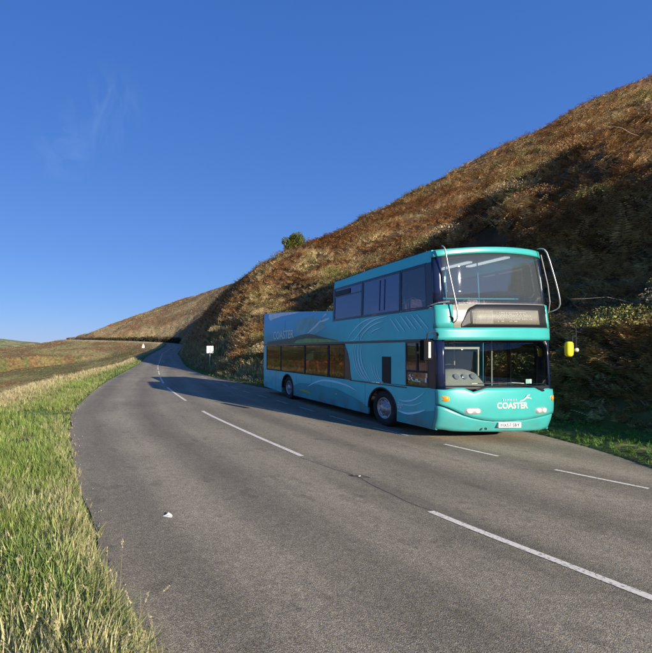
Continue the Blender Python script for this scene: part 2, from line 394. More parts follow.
# ------------------------------------------------------------------ road
def asphalt():
    m = bpy.data.materials.new('asphalt'); m.use_nodes = True; nt = m.node_tree; b = nt.nodes['Principled BSDF']
    b.inputs['Roughness'].default_value = .82; b.inputs['Specular IOR Level'].default_value = .35
    tc = nt.nodes.new('ShaderNodeTexCoord'); L = nt.links.new
    def noise(s, d=4, src='Object', sc=None):
        n = nt.nodes.new('ShaderNodeTexNoise'); n.inputs['Scale'].default_value = s; n.inputs['Detail'].default_value = d
        if sc:
            mp = nt.nodes.new('ShaderNodeMapping'); mp.inputs['Scale'].default_value = sc; L(tc.outputs[src], mp.inputs[0]); L(mp.outputs[0], n.inputs['Vector'])
        else: L(tc.outputs[src], n.inputs['Vector'])
        return n
    def ramp(n, a, b_, c, d):
        r = nt.nodes.new('ShaderNodeMapRange'); r.inputs[1].default_value = a; r.inputs[2].default_value = b_; r.inputs[3].default_value = c; r.inputs[4].default_value = d
        L(n.outputs[0], r.inputs[0]); return r
    vo = nt.nodes.new('ShaderNodeTexVoronoi'); vo.inputs['Scale'].default_value = 120; L(tc.outputs['Object'], vo.inputs['Vector'])
    sep = nt.nodes.new('ShaderNodeSeparateColor'); L(vo.outputs['Color'], sep.inputs[0])
    # stone tone per aggregate chip
    cr = nt.nodes.new('ShaderNodeValToRGB'); cr.color_ramp.elements[0].color = (.225, .190, .128, 1); cr.color_ramp.elements[1].color = (.63, .54, .375, 1)
    e = cr.color_ramp.elements.new(.5); e.color = (.375, .32, .215, 1); e = cr.color_ramp.elements.new(.85); e.color = (.49, .42, .285, 1)
    L(sep.outputs[0], cr.inputs[0])
    dk = ramp(vo, .25, .8, 1.0, .45)
    n1 = ramp(noise(.55, 6), .3, .7, .74, 1.02); n2 = ramp(noise(9, 5), .3, .7, .88, 1.12)
    n3 = ramp(noise(1, 5, 'UV', (.9, .05, 1)), .35, .65, .78, 1.08)      # long streaks along the lanes
    n4 = ramp(noise(1, 3, 'UV', (1.6, .16, 1)), .58, .66, 1.0, .86)
    cur = cr.outputs[0]
    # polished wheel tracks in each lane and loose grit at the outer edges, from the distance across the road
    uvs = nt.nodes.new('ShaderNodeSeparateXYZ'); L(tc.outputs['UV'], uvs.inputs[0])
    wv = nt.nodes.new('ShaderNodeMath'); wv.operation = 'SINE'; ml = nt.nodes.new('ShaderNodeMath'); ml.operation = 'MULTIPLY'; ml.inputs[1].default_value = 3.3
    L(uvs.outputs[0], ml.inputs[0]); L(ml.outputs[0], wv.inputs[0]); tr = ramp(wv, -.6, 1, 1.05, .86)
    n5 = ramp(noise(2.2, 8), .60, .64, 1.0, .80)                      # darker binder patches
    for x in (dk, n1, n2, n3, n4, tr, n5):
        v = nt.nodes.new('ShaderNodeVectorMath'); v.operation = 'SCALE'; L(cur, v.inputs[0]); L(x.outputs[0], v.inputs['Scale']); cur = v.outputs[0]
    L(cur, b.inputs['Base Color'])
    bp = nt.nodes.new('ShaderNodeBump'); bp.inputs['Strength'].default_value = .42; bp.inputs['Distance'].default_value = .006; bp.invert = True
    L(vo.outputs['Distance'], bp.inputs['Height'])
    nb = noise(22, 5); bp2 = nt.nodes.new('ShaderNodeBump'); bp2.inputs['Strength'].default_value = .3; bp2.inputs['Distance'].default_value = .01
    L(nb.outputs['Fac'], bp2.inputs['Height']); L(bp.outputs[0], bp2.inputs['Normal']); L(bp2.outputs[0], b.inputs['Normal'])
    return m
def build_road():
    n = 17; k = len(RAIL); V = []; UV = []
    s = np.concatenate([[0], np.cumsum(np.linalg.norm(np.diff(RC, axis=0), axis=1))])
    for i in range(k):
        wid = np.linalg.norm(RR[i]-RL[i])
        for j in range(n):
            t = j/(n-1); p = RL[i]*(1-t)+RR[i]*t
            if j in (0, n-1):
                jig = (fbm(np.array([s[i]*1.3]), np.array([j*3.1]), 77, 3)[0]-.5)*.22
                p = p+(RR[i]-RL[i])/wid*jig*(1 if j == 0 else -1)
            V.append((p[0], p[1], RZ[i]+.004)); UV.append((t*wid, s[i]))
    F = [(i*n+j, i*n+j+1, (i+1)*n+j+1, (i+1)*n+j) for i in range(k-1) for j in range(n-1)]
    me = mesh_np('road', V, F); uv = me.uv_layers.new(name='UVMap'); li = np.array(F).ravel()
    uv.data.foreach_set('uv', np.array(UV, dtype=np.float32)[li].ravel())
    o = link('road', me, asphalt()); tag(o, kind='structure')
build_road()
def marking_mat():
    m = bpy.data.materials.new('worn white road paint'); m.use_nodes = True; nt = m.node_tree; b = nt.nodes['Principled BSDF']; L = nt.links.new
    b.inputs['Roughness'].default_value = .7
    tc = nt.nodes.new('ShaderNodeTexCoord'); n = nt.nodes.new('ShaderNodeTexNoise'); n.inputs['Scale'].default_value = 45; n.inputs['Detail'].default_value = 7; L(tc.outputs['Object'], n.inputs['Vector'])
    r = nt.nodes.new('ShaderNodeValToRGB'); r.color_ramp.elements[0].position = .34; r.color_ramp.elements[0].color = (.22, .20, .17, 1)
    r.color_ramp.elements[1].position = .46; r.color_ramp.elements[1].color = (.72, .66, .53, 1); L(n.outputs['Fac'], r.inputs[0]); L(r.outputs[0], b.inputs['Base Color'])
    return m
MARK = marking_mat()
def strip_line(name, path, spans, wd, mt=None):
    P = np.array(path); s = np.concatenate([[0], np.cumsum(np.linalg.norm(np.diff(P[:, :2], axis=0), axis=1))]); V = []; F = []
    def at(q): return np.array([np.interp(q, s, P[:, c]) for c in range(3)])
    for a, b in spans:
        m = max(2, int((b-a)/.4)); b0 = len(V)
        for i in range(m+1):
            q = a+(b-a)*i/m; p = at(q); t = at(q+.05)-at(q-.05); t = t[:2]/np.linalg.norm(t[:2]); nrm = np.array([t[1], -t[0]])
            j = random.uniform(-.004, .004)
            V += [(*(p[:2]-nrm*(wd/2+j)), p[2]+.009), (*(p[:2]+nrm*(wd/2-j)), p[2]+.009)]
        F += [(b0+2*i, b0+2*i+1, b0+2*i+3, b0+2*i+2) for i in range(m)]
    o = link(name, mesh_np(name, V, F), mt or MARK); tag(o, kind='structure')
cp = np.column_stack([RC, RZ]); sC = np.concatenate([[0], np.cumsum(np.linalg.norm(np.diff(RC, axis=0), axis=1))])
i0 = np.argmin(np.abs(RC[:, 1]-5.19)); s0 = sC[i0]+(5.19-RC[i0, 1])
sp = []
q = s0-5.95-8.72*3
while q < sC[-1]-8: sp.append((q, q+5.95)); q += 8.72
strip_line('centre_line', cp, sp, .115)
bp_ = dense([(*sh(p), 0) for p in [(10.2, 1.2), (8.3, 4.2), (7.38, 6.04), (6.9, 7.0), (6.68, 7.85), (6.37, 8.75), (5.6, 11.6), (5.0, 15.5), (4.55, 18.6), (4.25, 20.5), (3.85, 24.7), (3.45, 29), (3.3, 34)]], .3)
sB = np.concatenate([[0], np.cumsum(np.linalg.norm(np.diff(bp_[:, :2], axis=0), axis=1))]); k0 = sB[np.argmin(np.abs(bp_[:, 1]-6.04))]
def faded():
    m = MARK.copy(); m.name = 'nearly worn away road paint'; r = [n for n in m.node_tree.nodes if n.type == 'VALTORGB'][0]
    r.color_ramp.elements[0].position = .42; r.color_ramp.elements[1].position = .56; r.color_ramp.elements[1].color = (.56, .51, .40, 1); return m
OLD = faded()
strip_line('parking_bay_line', bp_, [(q, q+1.05) for q in np.arange(k0-3.92, sB[-1]-1.2, 1.96) if q > 0 and q < k0+3.5], .09)
strip_line('worn_bay_line', bp_, [(q, q+1.05) for q in np.arange(k0-3.92, sB[-1]-1.2, 1.96) if q > k0+3.5], .085, OLD)

# tar-filled joint wandering along the lane, and a crumbled rim of earth and chippings on the left edge
def seam():
    m = mat('tar seam', (.13, .115, .09), rough=.7, noise=.4, nscale=30)
    pts = dense([((300-140)/400*7.78, 7.78, 0), ((330-140)/400*7.12, 7.12, 0), ((358-140)/400*6.56, 6.56, 0), ((395-140)/400*5.75, 5.75, 0), ((450-140)/400*5.05, 5.05, 0)], .15); V = []; F = []
    for i, p in enumerate(pts):
        j = (fbm(np.array([i*.35]), np.array([2.]), 5, 3)[0]-.5)*.16; w_ = .001+.011*vnoise(np.array([i*.6]), np.array([1.]), 4)[0]
        V += [(p[0]+j-w_, p[1]+j*.5-w_, .0075), (p[0]+j+w_, p[1]+j*.5+w_, .0075)]
    F = [(2*i, 2*i+1, 2*i+3, 2*i+2) for i in range(len(pts)-1)]
    tag(link('tar_seam', mesh_np('tar_seam', V, F), m), kind='structure')
seam()
def gravel():
    rng = np.random.default_rng(17); V = []; T = []; C = []
    ico = bmesh.new(); bmesh.ops.create_icosphere(ico, subdivisions=1, radius=1.0); iv = np.array([v.co[:] for v in ico.verts]); it = np.array([[v.index for v in f.verts] for f in ico.faces]); ico.free()
    n = 5200; idx = rng.integers(0, len(RL)-1, n); k = RL[idx, 1]; ok = (k > 1.5) & (k < 30); idx = idx[ok]; t = rng.random(len(idx))[:, None]
    p = RL[idx]*(1-t)+RL[idx+1]*t; tg = RL[idx+1]-RL[idx]; tg /= np.linalg.norm(tg, axis=1)[:, None]; nr = np.stack([tg[:, 1], -tg[:, 0]], 1)
    p = p+nr*(rng.normal(.04, .10, len(idx)))[:, None]; r = rng.uniform(.003, .011, len(idx))
    for i in range(len(idx)):
        v = iv*r[i]*rng.uniform(.6, 1.3, 3); b = len(V)*12; V.append(v+np.array([p[i, 0], p[i, 1], .012])); T.append(it+b); C.append(np.repeat([np.array((.30, .26, .20))*rng.uniform(.4, 1.5)], 12, 0))
    o = link('gravel', mesh_np('gravel', np.vstack(V), np.vstack(T), np.vstack(C)), tint_mat('loose chippings', rough=.9, trans=0)); tag(o, 'loose chippings and grit along the left edge of the road', 'gravel', kind='stuff')
gravel()
def split(o, merge=1e-4):
    """separate loose pieces into objects of their own"""
    bm = bmesh.new(); bm.from_mesh(o.data); bmesh.ops.remove_doubles(bm, verts=bm.verts, dist=merge)
    seen = set(); isl = []
    for v in bm.verts:
        if v in seen: continue
        st = [v]; comp = []; seen.add(v)
        while st:
            a = st.pop(); comp.append(a)
            for e in a.link_edges:
                b = e.other_vert(a)
                if b not in seen: seen.add(b); st.append(b)
        isl.append(comp)
    out = [o]; mats = [m for m in o.data.materials]; name = o.name.split('.')[0]
    for k, comp in enumerate(isl):
        me = bpy.data.meshes.new(name); ix = {v: i for i, v in enumerate(comp)}; fs = [[ix[v] for v in f.verts] for f in bm.faces if f.verts[0] in ix]
        me.from_pydata([v.co[:] for v in comp], [], fs)
        for m in mats: me.materials.append(m)
        if len(o.data.polygons) and o.data.polygons[0].use_smooth and k >= 0: me.polygons.foreach_set('use_smooth', [True]*len(me.polygons))
        if k == 0: first = me
        else:
            n = o.copy(); n.data = me; n.name = name; COL.objects.link(n); out.append(n)
    o.data = first; bm.free(); return out
# ------------------------------------------------------------------ the bus
W = 2.74; LEN = 10.95
BUS = empty('double_decker_bus', (6.80, 9.1, 0), math.atan(.055), 'half open-top turquoise double-decker bus parked in the lay-by', 'bus')
def warp(v):
    x, y, z = v
    t = max(0.0, z-2.6); k = 1-.030*t/1.5-(.015*max(0, z-4.2)/.2 if z > 4.2 else 0)
    x = W/2+(x-W/2)*k
    f = max(0.0, min(1.0, (1.6-y)/1.6))
    y = y+f*(.16*max(0, z-2.6)/1.7+.05*max(0, min(z, 2.6)-1.2)/1.4)
    return Vector((x, y, z))
M_TEAL = mat('turquoise bus paint', (.045, .36, .335), rough=.30, coat=.45, noise=.07, nscale=2.5, spec=.5)
M_SIDE = mat('blue-green side livery', (.065, .57, .60), rough=.35, coat=.12, spec=.3, noise=.10, nscale=1.3)
M_LOW = mat('dark teal lower livery', (.030, .36, .40), rough=.4, coat=.05, spec=.3, noise=.15, nscale=2)
M_BLACK = mat('black trim', (.012, .013, .016), rough=.5, spec=.3)
M_NAVY = mat('dark blue glazing band', (.008, .014, .045), rough=.22, coat=.15)
M_RUB = mat('tyre rubber', (.018, .018, .018), rough=.85, noise=.4, nscale=14)
M_RIM = mat('wheel rim silver', (.42, .42, .43), rough=.38, metal=.55, noise=.35, nscale=12)
M_CHROME = mat('polished tube', (.40, .39, .38), rough=.38, metal=.6)
M_CREAM = mat('cream moulding', (.52, .48, .38), rough=.55, noise=.12, nscale=6)
M_GREY = mat('grey interior lining', (.17, .18, .20), rough=.7)
M_FLOOR = mat('dark bus floor', (.035, .04, .05), rough=.7)
M_WHITE = mat('white vinyl', (.62, .70, .74), rough=.4)
M_PALEV = mat('pale blue vinyl', (.48, .80, .88), rough=.45, spec=.3)
M_LIGHT = mat('lamp lens', (.80, .82, .80), rough=.08, coat=1.0, spec=.8)
M_ORANGE = mat('amber lens', (.85, .30, .02), rough=.15, coat=1.0)
M_YELLOW = mat('yellow mirror cover', (.80, .64, .02), rough=.6, spec=.3, noise=.15, nscale=12)
M_MIRROR = mat('mirror glass', (.8, .8, .8), rough=.04, metal=1.0)
M_RED = mat('red trim', (.5, .03, .03), rough=.4)
M_CEIL = mat('ceiling panel', (.30, .36, .42), rough=.6)
M_LAMPON = mat('lit ceiling diffuser', (.85, .85, .78), rough=.4)
M_LAMPON.node_tree.nodes['Principled BSDF'].inputs['Emission Color'].default_value = (1, .95, .82, 1); M_LAMPON.node_tree.nodes['Principled BSDF'].inputs['Emission Strength'].default_value = .55
def grime(m, k=.55):
    """road dirt and dust: stronger low down, broken up by noise"""
    nt = m.node_tree; b = nt.nodes['Principled BSDF']; src = b.inputs['Base Color'].links[0].from_socket if b.inputs['Base Color'].links else None
    tc = nt.nodes.new('ShaderNodeTexCoord'); sp = nt.nodes.new('ShaderNodeSeparateXYZ'); nt.links.new(tc.outputs['Object'], sp.inputs[0])
    n = nt.nodes.new('ShaderNodeTexNoise'); n.inputs['Scale'].default_value = 2.2; n.inputs['Detail'].default_value = 7; nt.links.new(tc.outputs['Object'], n.inputs['Vector'])
    a = nt.nodes.new('ShaderNodeMapRange'); a.inputs[1].default_value = 1.0; a.inputs[2].default_value = .2; nt.links.new(sp.outputs['Z'], a.inputs[0])
    c = nt.nodes.new('ShaderNodeMapRange'); c.inputs[1].default_value = .35; c.inputs[2].default_value = .7; nt.links.new(n.outputs['Fac'], c.inputs[0])
    mu = nt.nodes.new('ShaderNodeMath'); mu.operation = 'MULTIPLY'; nt.links.new(a.outputs[0], mu.inputs[0]); nt.links.new(c.outputs[0], mu.inputs[1])
    m2 = nt.nodes.new('ShaderNodeMath'); m2.operation = 'MULTIPLY'; m2.inputs[1].default_value = k; nt.links.new(mu.outputs[0], m2.inputs[0])
    mx = nt.nodes.new('ShaderNodeMix'); mx.data_type = 'RGBA'; mx.inputs[7].default_value = (.11, .10, .08, 1)
    if src: nt.links.new(src, mx.inputs[6])
    else: mx.inputs[6].default_value = b.inputs['Base Color'].default_value
    nt.links.new(m2.outputs[0], mx.inputs[0]); nt.links.new(mx.outputs[2], b.inputs['Base Color'])
    n2 = nt.nodes.new('ShaderNodeTexNoise'); n2.inputs['Scale'].default_value = 1.1; n2.inputs['Detail'].default_value = 2; nt.links.new(tc.outputs['Object'], n2.inputs['Vector'])
    bp = nt.nodes.new('ShaderNodeBump'); bp.inputs['Strength'].default_value = .25; bp.inputs['Distance'].default_value = .03; nt.links.new(n2.outputs['Fac'], bp.inputs['Height']); nt.links.new(bp.outputs[0], b.inputs['Normal'])
grime(M_TEAL, .5); grime(M_SIDE, .7); grime(M_LOW, .8)
def seatmat():
    m = mat('pink patterned moquette', (.55, .16, .15), rough=.9); nt = m.node_tree; b = nt.nodes['Principled BSDF']; tc = nt.nodes.new('ShaderNodeTexCoord')
    v = nt.nodes.new('ShaderNodeTexVoronoi'); v.inputs['Scale'].default_value = 14; v.feature = 'DISTANCE_TO_EDGE'; nt.links.new(tc.outputs['Object'], v.inputs['Vector'])
    r = nt.nodes.new('ShaderNodeValToRGB'); r.color_ramp.elements[0].color = (.75, .62, .58, 1); r.color_ramp.elements[1].color = (.55, .13, .13, 1); r.color_ramp.elements[1].position = .10
    nt.links.new(v.outputs['Distance'], r.inputs[0]); nt.links.new(r.outputs[0], b.inputs['Base Color']); return m
M_SEAT = seatmat()
G_UP = glass('tinted glass with painted sky', (.20, .27, .38), refl=.10, body=(.025, .08, .34), bodyfac=.50, fresk=.75)  # blue diffuse body stands in for sky reflected in the tinted glass
G_UPF = glass('clearer side glass', (.38, .46, .56), refl=.06, body=(.02, .05, .16), bodyfac=.25, fresk=.6)
G_LOW = glass('brown tinted side glass', (.62, .52, .48), refl=.02, body=(.02, .016, .014), bodyfac=.15, fresk=.8)
G_CAB = glass('cab window glass', (.62, .66, .68), refl=.05, fresk=.8)
G_SCR = glass('windscreen glass', (.82, .86, .86), refl=.02, fresk=.9)
G_SCRU = glass('upper windscreen glass', (.74, .82, .88), refl=.05, body=(.55, .60, .62), bodyfac=.055, fresk=1.0)
TH = .045
# side outlines in (y, z)
def arc(cy, cz, r, a0, a1, n=14): return [(cy+r*math.cos(R_(a0+(a1-a0)*k/n)), cz+r*math.sin(R_(a0+(a1-a0)*k/n))) for k in range(n+1)]
FWY, RWY, WR = 1.98, 8.15, .49
def side_plate(mb, loops, xl, xr, th=TH):
    """same outline on both flanks; xl = outer face on the left"""
    me = plate_mesh(loops, th)
    # curve x->bus y, curve y->bus z, curve z->bus x
    for x0, sgn in ((xl+th/2, 1), (xr-th/2, 1)):
        if x0 is None: continue
        Mx = Matrix(((0, 0, 1, x0), (1, 0, 0, 0), (0, 1, 0, 0), (0, 0, 0, 1)))
        mb.add(me, Mx)
YF = .10      # flanks start here, front skin wraps round before it
def skirt_outline():
    L = [(YF, 1.20), (YF, .26), (FWY-.60, .24)]
    L += [(FWY-.60, .42)]+arc(FWY, .46, .60, 180, 0)+[(FWY+.60, .24)]
    L += [(RWY-.60, .22), (RWY-.60, .42)]+arc(RWY, .46, .60, 180, 0)+[(RWY+.60, .22)]
    L += [(LEN-.05, .30), (LEN, .45), (LEN, 1.14), (3.4, 1.16)]
    return L
mb = MB(); side_plate(mb, [skirt_outline()], 0, W)
body = mb.build('lower_side_panels', M_SIDE, BUS, warp=warp)
# solid panel between cab window and saloon windows (left flank); door flank on the right is glazed separately
def flank(loops, x0, name, m, parent=BUS, th=TH):
    b = MB(); me = plate_mesh(loops, th)
    b.add(me, Matrix(((0, 0, 1, x0), (1, 0, 0, 0), (0, 1, 0, 0), (0, 0, 0, 1))))
    return b.build(name, m, parent, warp=warp)
mid = [(1.06, 1.205), (3.40, 1.165), (3.46, 1.35), (3.50, 1.7), (3.60, 2.0), (3.78, 2.30), (1.06, 2.30)]
flank([mid], TH/2, 'mid_side_panel', M_SIDE)
flank([[(1.75, 1.205), (3.40, 1.165), (3.46, 1.6), (3.60, 2.30), (1.75, 2.30)]], W-TH/2, 'mid_side_panel', M_SIDE)
for x0 in (TH/2, W-TH/2): flank([[(10.58, 1.145), (LEN, 1.145), (LEN, 2.30), (10.58, 2.30)]], x0, 'rear_side_post', M_SIDE)
# between decks, rising towards the open rear
rear_top = [(LEN, 3.90), (10.2, 3.86), (9.0, 3.80), (7.6, 3.70), (6.3, 3.58), (5.2, 3.48), (4.52, 3.43)]
belt = [(YF, 2.365), (LEN, 2.365)]+rear_top+[(4.52, 3.09), (YF, 3.09)]
for x0 in (TH/2, W-TH/2): flank([belt], x0, 'upper_side_panel', M_SIDE)
for x0 in (TH/2, W-TH/2): flank([[(YF, 4.165), (4.5, 4.165), (4.5, 4.40), (2.6, 4.45), (YF, 4.45)]], x0, 'roof_edge_panel', M_SIDE)
for x0 in (TH/2, W-TH/2):
    flank([[(YF-.01, 3.10), (.30, 3.10), (.30, 4.16), (YF-.01, 4.16)]], x0, 'upper_corner_post', M_NAVY); flank([[(YF-.01, 1.205), (.30, 1.205), (.30, 2.30), (YF-.01, 2.30)]], x0, 'lower_corner_post', M_NAVY)
# dark gutters and beltlines
mb = MB()
for x0, x1 in ((-.012, .03), (W-.03, W+.012)):
    mb.box((x0, .2, 2.305), (x1, LEN, 2.36)); 
for x0, x1 in ((-.008, .03), (W-.03, W+.008)):
    mb.box((x0, 1.02, 1.135), (x1, 3.5, 1.163))
    mb.box((x0, .25, 3.065), (x1, 4.5, 3.10)); mb.box((x0, .25, 4.15), (x1, 4.5, 4.175)); mb.box((x0, 4.455, 3.10), (x1, 4.515, 4.15))
split(mb.build('gutter_trim', M_NAVY, BUS, warp=warp))
# windows: frames + panes
def window(y0, y1, z0, z1, g, xs=(0,), slant=0, fr=M_NAVY, split=None, hopper=None, name='side_window'):
    for left in xs:
        x = .012 if left == 0 else W-.012
        t = .035; out = [(y0, z0), (y1, z0), (y1+slant, z1), (y0, z1)]; inn = [(y0+t, z0+t), (y1-t, z0+t), (y1-t+slant, z1-t), (y0+t, z1-t)]
        f = flank([out, inn], x, name, fr, th=.03)
        p = flank([inn], x, 'pane', g, parent=f, th=.008)
        if hopper:
            b = MB(); b.box((x-.02, y0+t, hopper), (x+.02, y1-t, hopper+.03)); b.build('vent_rail', fr, f, warp=warp)
ZL0, ZL1 = 1.165, 2.30
for (a, b_, g, h) in ((3.80, 4.78, G_LOW, None), (4.80, 6.55, G_LOW, 1.98), (6.57, 8.85, G_LOW, None), (8.87, 10.57, G_LOW, None)):
    window(a, b_, ZL0, ZL1, g, (0, 1), fr=M_BLACK, hopper=h)
# slanted front end of the saloon glazing
b = flank([[(3.42, 1.17), (3.80, 1.17), (3.80, 2.298), (3.79, 2.298), (3.62, 2.0), (3.52, 1.7), (3.48, 1.35)]], .010, 'window_end_pane', M_NAVY, th=.02)
for (a, b_, g, h) in ((.30, 1.25, G_UPF, None), (1.27, 2.90, G_UP, None), (2.92, 4.45, G_UP, 3.86)):
    window(a, b_, 3.105, 4.148, g, (0, 1), hopper=h)
mb = MB(); mb.box((-.012, 3.55, 3.90), (.004, 4.38, 4.06)); mb.build('open_vent', M_BLACK, BUS, warp=warp)
mb = MB()
for yy in (1.9, 2.1): mb.box((-.006, yy, 3.2), (.0, yy+.02, 4.05))
split(mb.build('glass_joint', M_NAVY, BUS, warp=warp))
window(.30, 1.05, 1.21, 2.30, G_CAB, (0,), name='cab_window')
mb = MB(); mb.box((-.010, .33, 1.55), (.03, 1.02, 1.60)); mb.box((-.014, .64, 1.6), (.03, .67, 2.27)); mb.build('cab_window_bar', M_BLACK, BUS, warp=warp)
mb = MB()
for k in range(11):
    yy = .93-random.random()*.16; zz = 1.32+random.random()*.16; mb.box((-.017, yy, zz), (-.013, yy+random.uniform(.02, .05), zz+random.uniform(.012, .03)))
mb.box((-.017, .55, 1.33), (-.013, .80, 1.35)); mb.box((-.017, .62, 1.36), (-.013, .70, 1.39)); mb.box((-.017, .34, 1.33), (-.013, .39, 1.43))
split(mb.build('window_sticker', M_WHITE, BUS, warp=warp))
# black vertical grille in the mid panel
mb = MB(); mb.box((-.008, 1.60, 1.20), (.02, 1.96, 1.92)); 
for k in range(12): mb.box((-.016, 1.62, 1.23+k*.057), (-.006, 1.94, 1.25+k*.057))
mb.build('side_grille', M_BLACK, BUS, warp=warp)
# door on the kerb side
window(.32, 1.0, .34, 2.30, G_CAB, (1,), fr=M_BLACK, name='entrance_door'); window(1.02, 1.72, .34, 2.30, G_CAB, (1,), fr=M_BLACK, name='entrance_door')

# front skin: plan curve
def plan(s):                      # s -1..1 -> x, y
    n = 4.2; a = abs(s)*math.pi/2
    cx = math.sin(a)**(2/n*1.0); cy = math.cos(a)**(2/n*1.0)
    x = W/2+math.copysign(cx, s)*W/2; y = YF-cy*.14-.16*(1-cx*cx)
    return x, y
def s_of_px(px): return max(-.999, min(.999, 0))
def plan_x(x):                    # y of the front skin at lateral x
    c = min(1.0, abs(x-W/2)/(W/2)); n = 4.2; cy = max(0.0, 1-c**n)**(1/n)
    return YF-cy*.14-.16*(1-c*c)
XS = [0.0, .0015, .006, .014, .03, .055, .09, .14, .21, .32, .46, .65, .88, 1.12]
XS = XS+[W/2]+[W-x for x in XS[::-1]]
def skin(name, m, z0, z1, x0=0, x1=W, off=0.0, nz=8, parent=BUS, th=.03, lean=None, smooth=True, xs=None):
    """curved front panel between heights z0(x), z1(x); off>0 pushes it forwards"""
    f0 = z0 if callable(z0) else (lambda x: z0); f1 = z1 if callable(z1) else (lambda x: z1)
    xx = [x0]+[x for x in (xs or XS) if x0+1e-4 < x < x1-1e-4]+[x1]; b = MB(); rows = []
    for lay in (0, 1):
        R = []
        for j in range(nz+1):
            row = []
            for x in xx:
                z = f0(x)+(f1(x)-f0(x))*j/nz; y = plan_x(x); d = off-lay*th
                # normal in plan
                e = .004; xa, xb = max(0, x-e), min(W, x+e); tx, ty = xb-xa, plan_x(xb)-plan_x(xa); L = math.hypot(tx, ty) or 1
                nx, ny = ty/L, -tx/L
                if x <= 0: nx, ny = -1, 0
                if x >= W: nx, ny = 1, 0
                l = lean(z) if lean else 0
                row.append(b.bm.verts.new(warp(Vector((x+nx*d, y+ny*d+l, z)))))
            R.append(row)
        rows.append(R)
    n = len(xx)
    for lay in (0, 1):
        R = rows[lay]
        for j in range(nz):
            for i in range(n-1):
                q = (R[j][i], R[j][i+1], R[j+1][i+1], R[j+1][i]); b.bm.faces.new(q if lay == 0 else q[::-1])
    A, B = rows
    for i in range(n-1):
        b.bm.faces.new((A[0][i], B[0][i], B[0][i+1], A[0][i+1])); b.bm.faces.new((A[nz][i], A[nz][i+1], B[nz][i+1], B[nz][i]))
    for j in range(nz):
        b.bm.faces.new((A[j][0], A[j+1][0], B[j+1][0], B[j][0])); b.bm.faces.new((A[j][n-1], B[j][n-1], B[j+1][n-1], A[j+1][n-1]))
    return b.build(name, m, parent, smooth=smooth)
def crease(x):                    # bumper crease line height
    return np.interp(x, [0, .15, .5, .8, 1.2, 1.9, W], [.86, .80, .62, .54, .50, .53, .66])
def ftop(x):                      # top of the lower front panel, dipping at the wiper pivots
    return 1.25-.10*math.exp(-((x-.68)/.09)**2)-.13*math.exp(-((x-2.33)/.07)**2)-.05*sm(np.array(abs(x-W/2)), 1.0, 1.3).item()
skin('front_panel', M_TEAL, crease, ftop, off=.03, nz=8, lean=lambda z: -.03*math.sin(max(0, min(1, (z-.5)/.75))*math.pi))
skin('bumper', M_TEAL, lambda x: .25+.03*sm(np.array(abs(x-W/2)), 1.0, 1.3).item(), lambda x: crease(x)-.004, off=.022, nz=6, lean=lambda z: .13*max(0, (.62-z)/.4)**1.4)
skin('bumper_seam', M_BLACK, lambda x: crease(x)-.006, lambda x: crease(x)+.002, off=.012, nz=1)
# lower windscreen with rubber, band above
skin('windscreen_surround', M_BLACK, 1.18, 1.29, .10, W-.10, off=.0, nz=1)
skin('windscreen', G_SCR, 1.29, 2.315, .13, W-.13, off=.0, th=.006, nz=4)
skin('windscreen_pillar', M_NAVY, 1.20, 2.33, 0, .13, off=.0, nz=3); skin('windscreen_pillar', M_NAVY, 1.20, 2.33, W-.13, W, off=.0, nz=3)
skin('header_band', M_TEAL, 2.33, 2.60, off=.02, nz=4); skin('header_seal', M_BLACK, 2.305, 2.335, .1, W-.1, off=.012, nz=1)
skin('corner_panel', M_TEAL, 2.602, 3.14, 0, .30, off=.02, nz=4); skin('corner_panel', M_TEAL, 2.602, 3.14, W-.14, W, off=.02, nz=4)
skin('brow_panel', M_TEAL, lambda x: 4.33-.035*abs(x-W/2)**2, lambda x: 4.47-.03*abs(x-W/2)**2, off=.015, nz=3)
skin('upper_windscreen', G_SCRU, 3.16, lambda x: 4.325-.035*abs(x-W/2)**2, .14, W-.13, off=.0, th=.006, nz=4)
skin('upper_pillar', M_NAVY, 3.10, 4.34, 0, .14, off=.0, nz=3); skin('upper_pillar', M_NAVY, 3.10, 4.34, W-.13, W, off=.0, nz=3)
skin('windscreen_rail', M_CHROME, 3.135, 3.155, .32, W-.12, off=.012, nz=1)
# destination box
skin('blind_glass', mat('beige painted reflection', (.30, .28, .22), rough=.3, coat=.5), 2.605, 3.132, .302, W-.142, off=.010, nz=3)  # beige is a reflection in the blind glass, painted as base colour
def blk_lo(x): return 2.62
mx0 = .46
skin('blind_surround', M_BLACK, lambda x: 2.612+.0*x, lambda x: np.interp(x, [.46, .52, .62, .80], [2.68, 2.80, 3.04, 3.131]), mx0, W-.143, off=.016, nz=4, xs=[.46, .48, .5, .55, .6, .65, .72, .8, 1.0, 1.15, 1.3, 1.45, 1.6, 1.8, 2.0, 2.2, 2.3, 2.4])
disp = skin('destination_display', mat('unlit display', (.20, .19, .155), rough=.5, noise=.15, nscale=30), 2.68, 3.005, .66, W-.40, off=.022, nz=2)
mb = MB()
def fr(x, z, d=.03):
    return warp(Vector((x, plan_x(x)-d, z)))
dot = mat('display matrix dots', (.33, .32, .27), rough=.6); 
for i in range(15):
    for j in range(9):
        x = .70+i*.030; z = 2.70+j*.033
        p = fr(x, z, .0245); mb.box((p.x, p.y-.001, p.z), (p.x+.018, p.y+.002, p.z+.020))
for (xa, xb, z) in ((1.25, 2.05, 2.90), (1.22, 2.12, 2.86), (1.25, 2.15, 2.79), (1.25, 1.75, 2.74), (1.3, 2.0, 2.94)):
    n = int((xb-xa)/.04)
    for i in range(n):
        if random.random() < .8:
            p = fr(xa+i*.04, z, .0245); mb.box((p.x, p.y-.001, p.z), (p.x+random.uniform(.02, .036), p.y+.002, p.z+.016))
tag(mb.build('display_dots', dot, disp), kind='stuff')
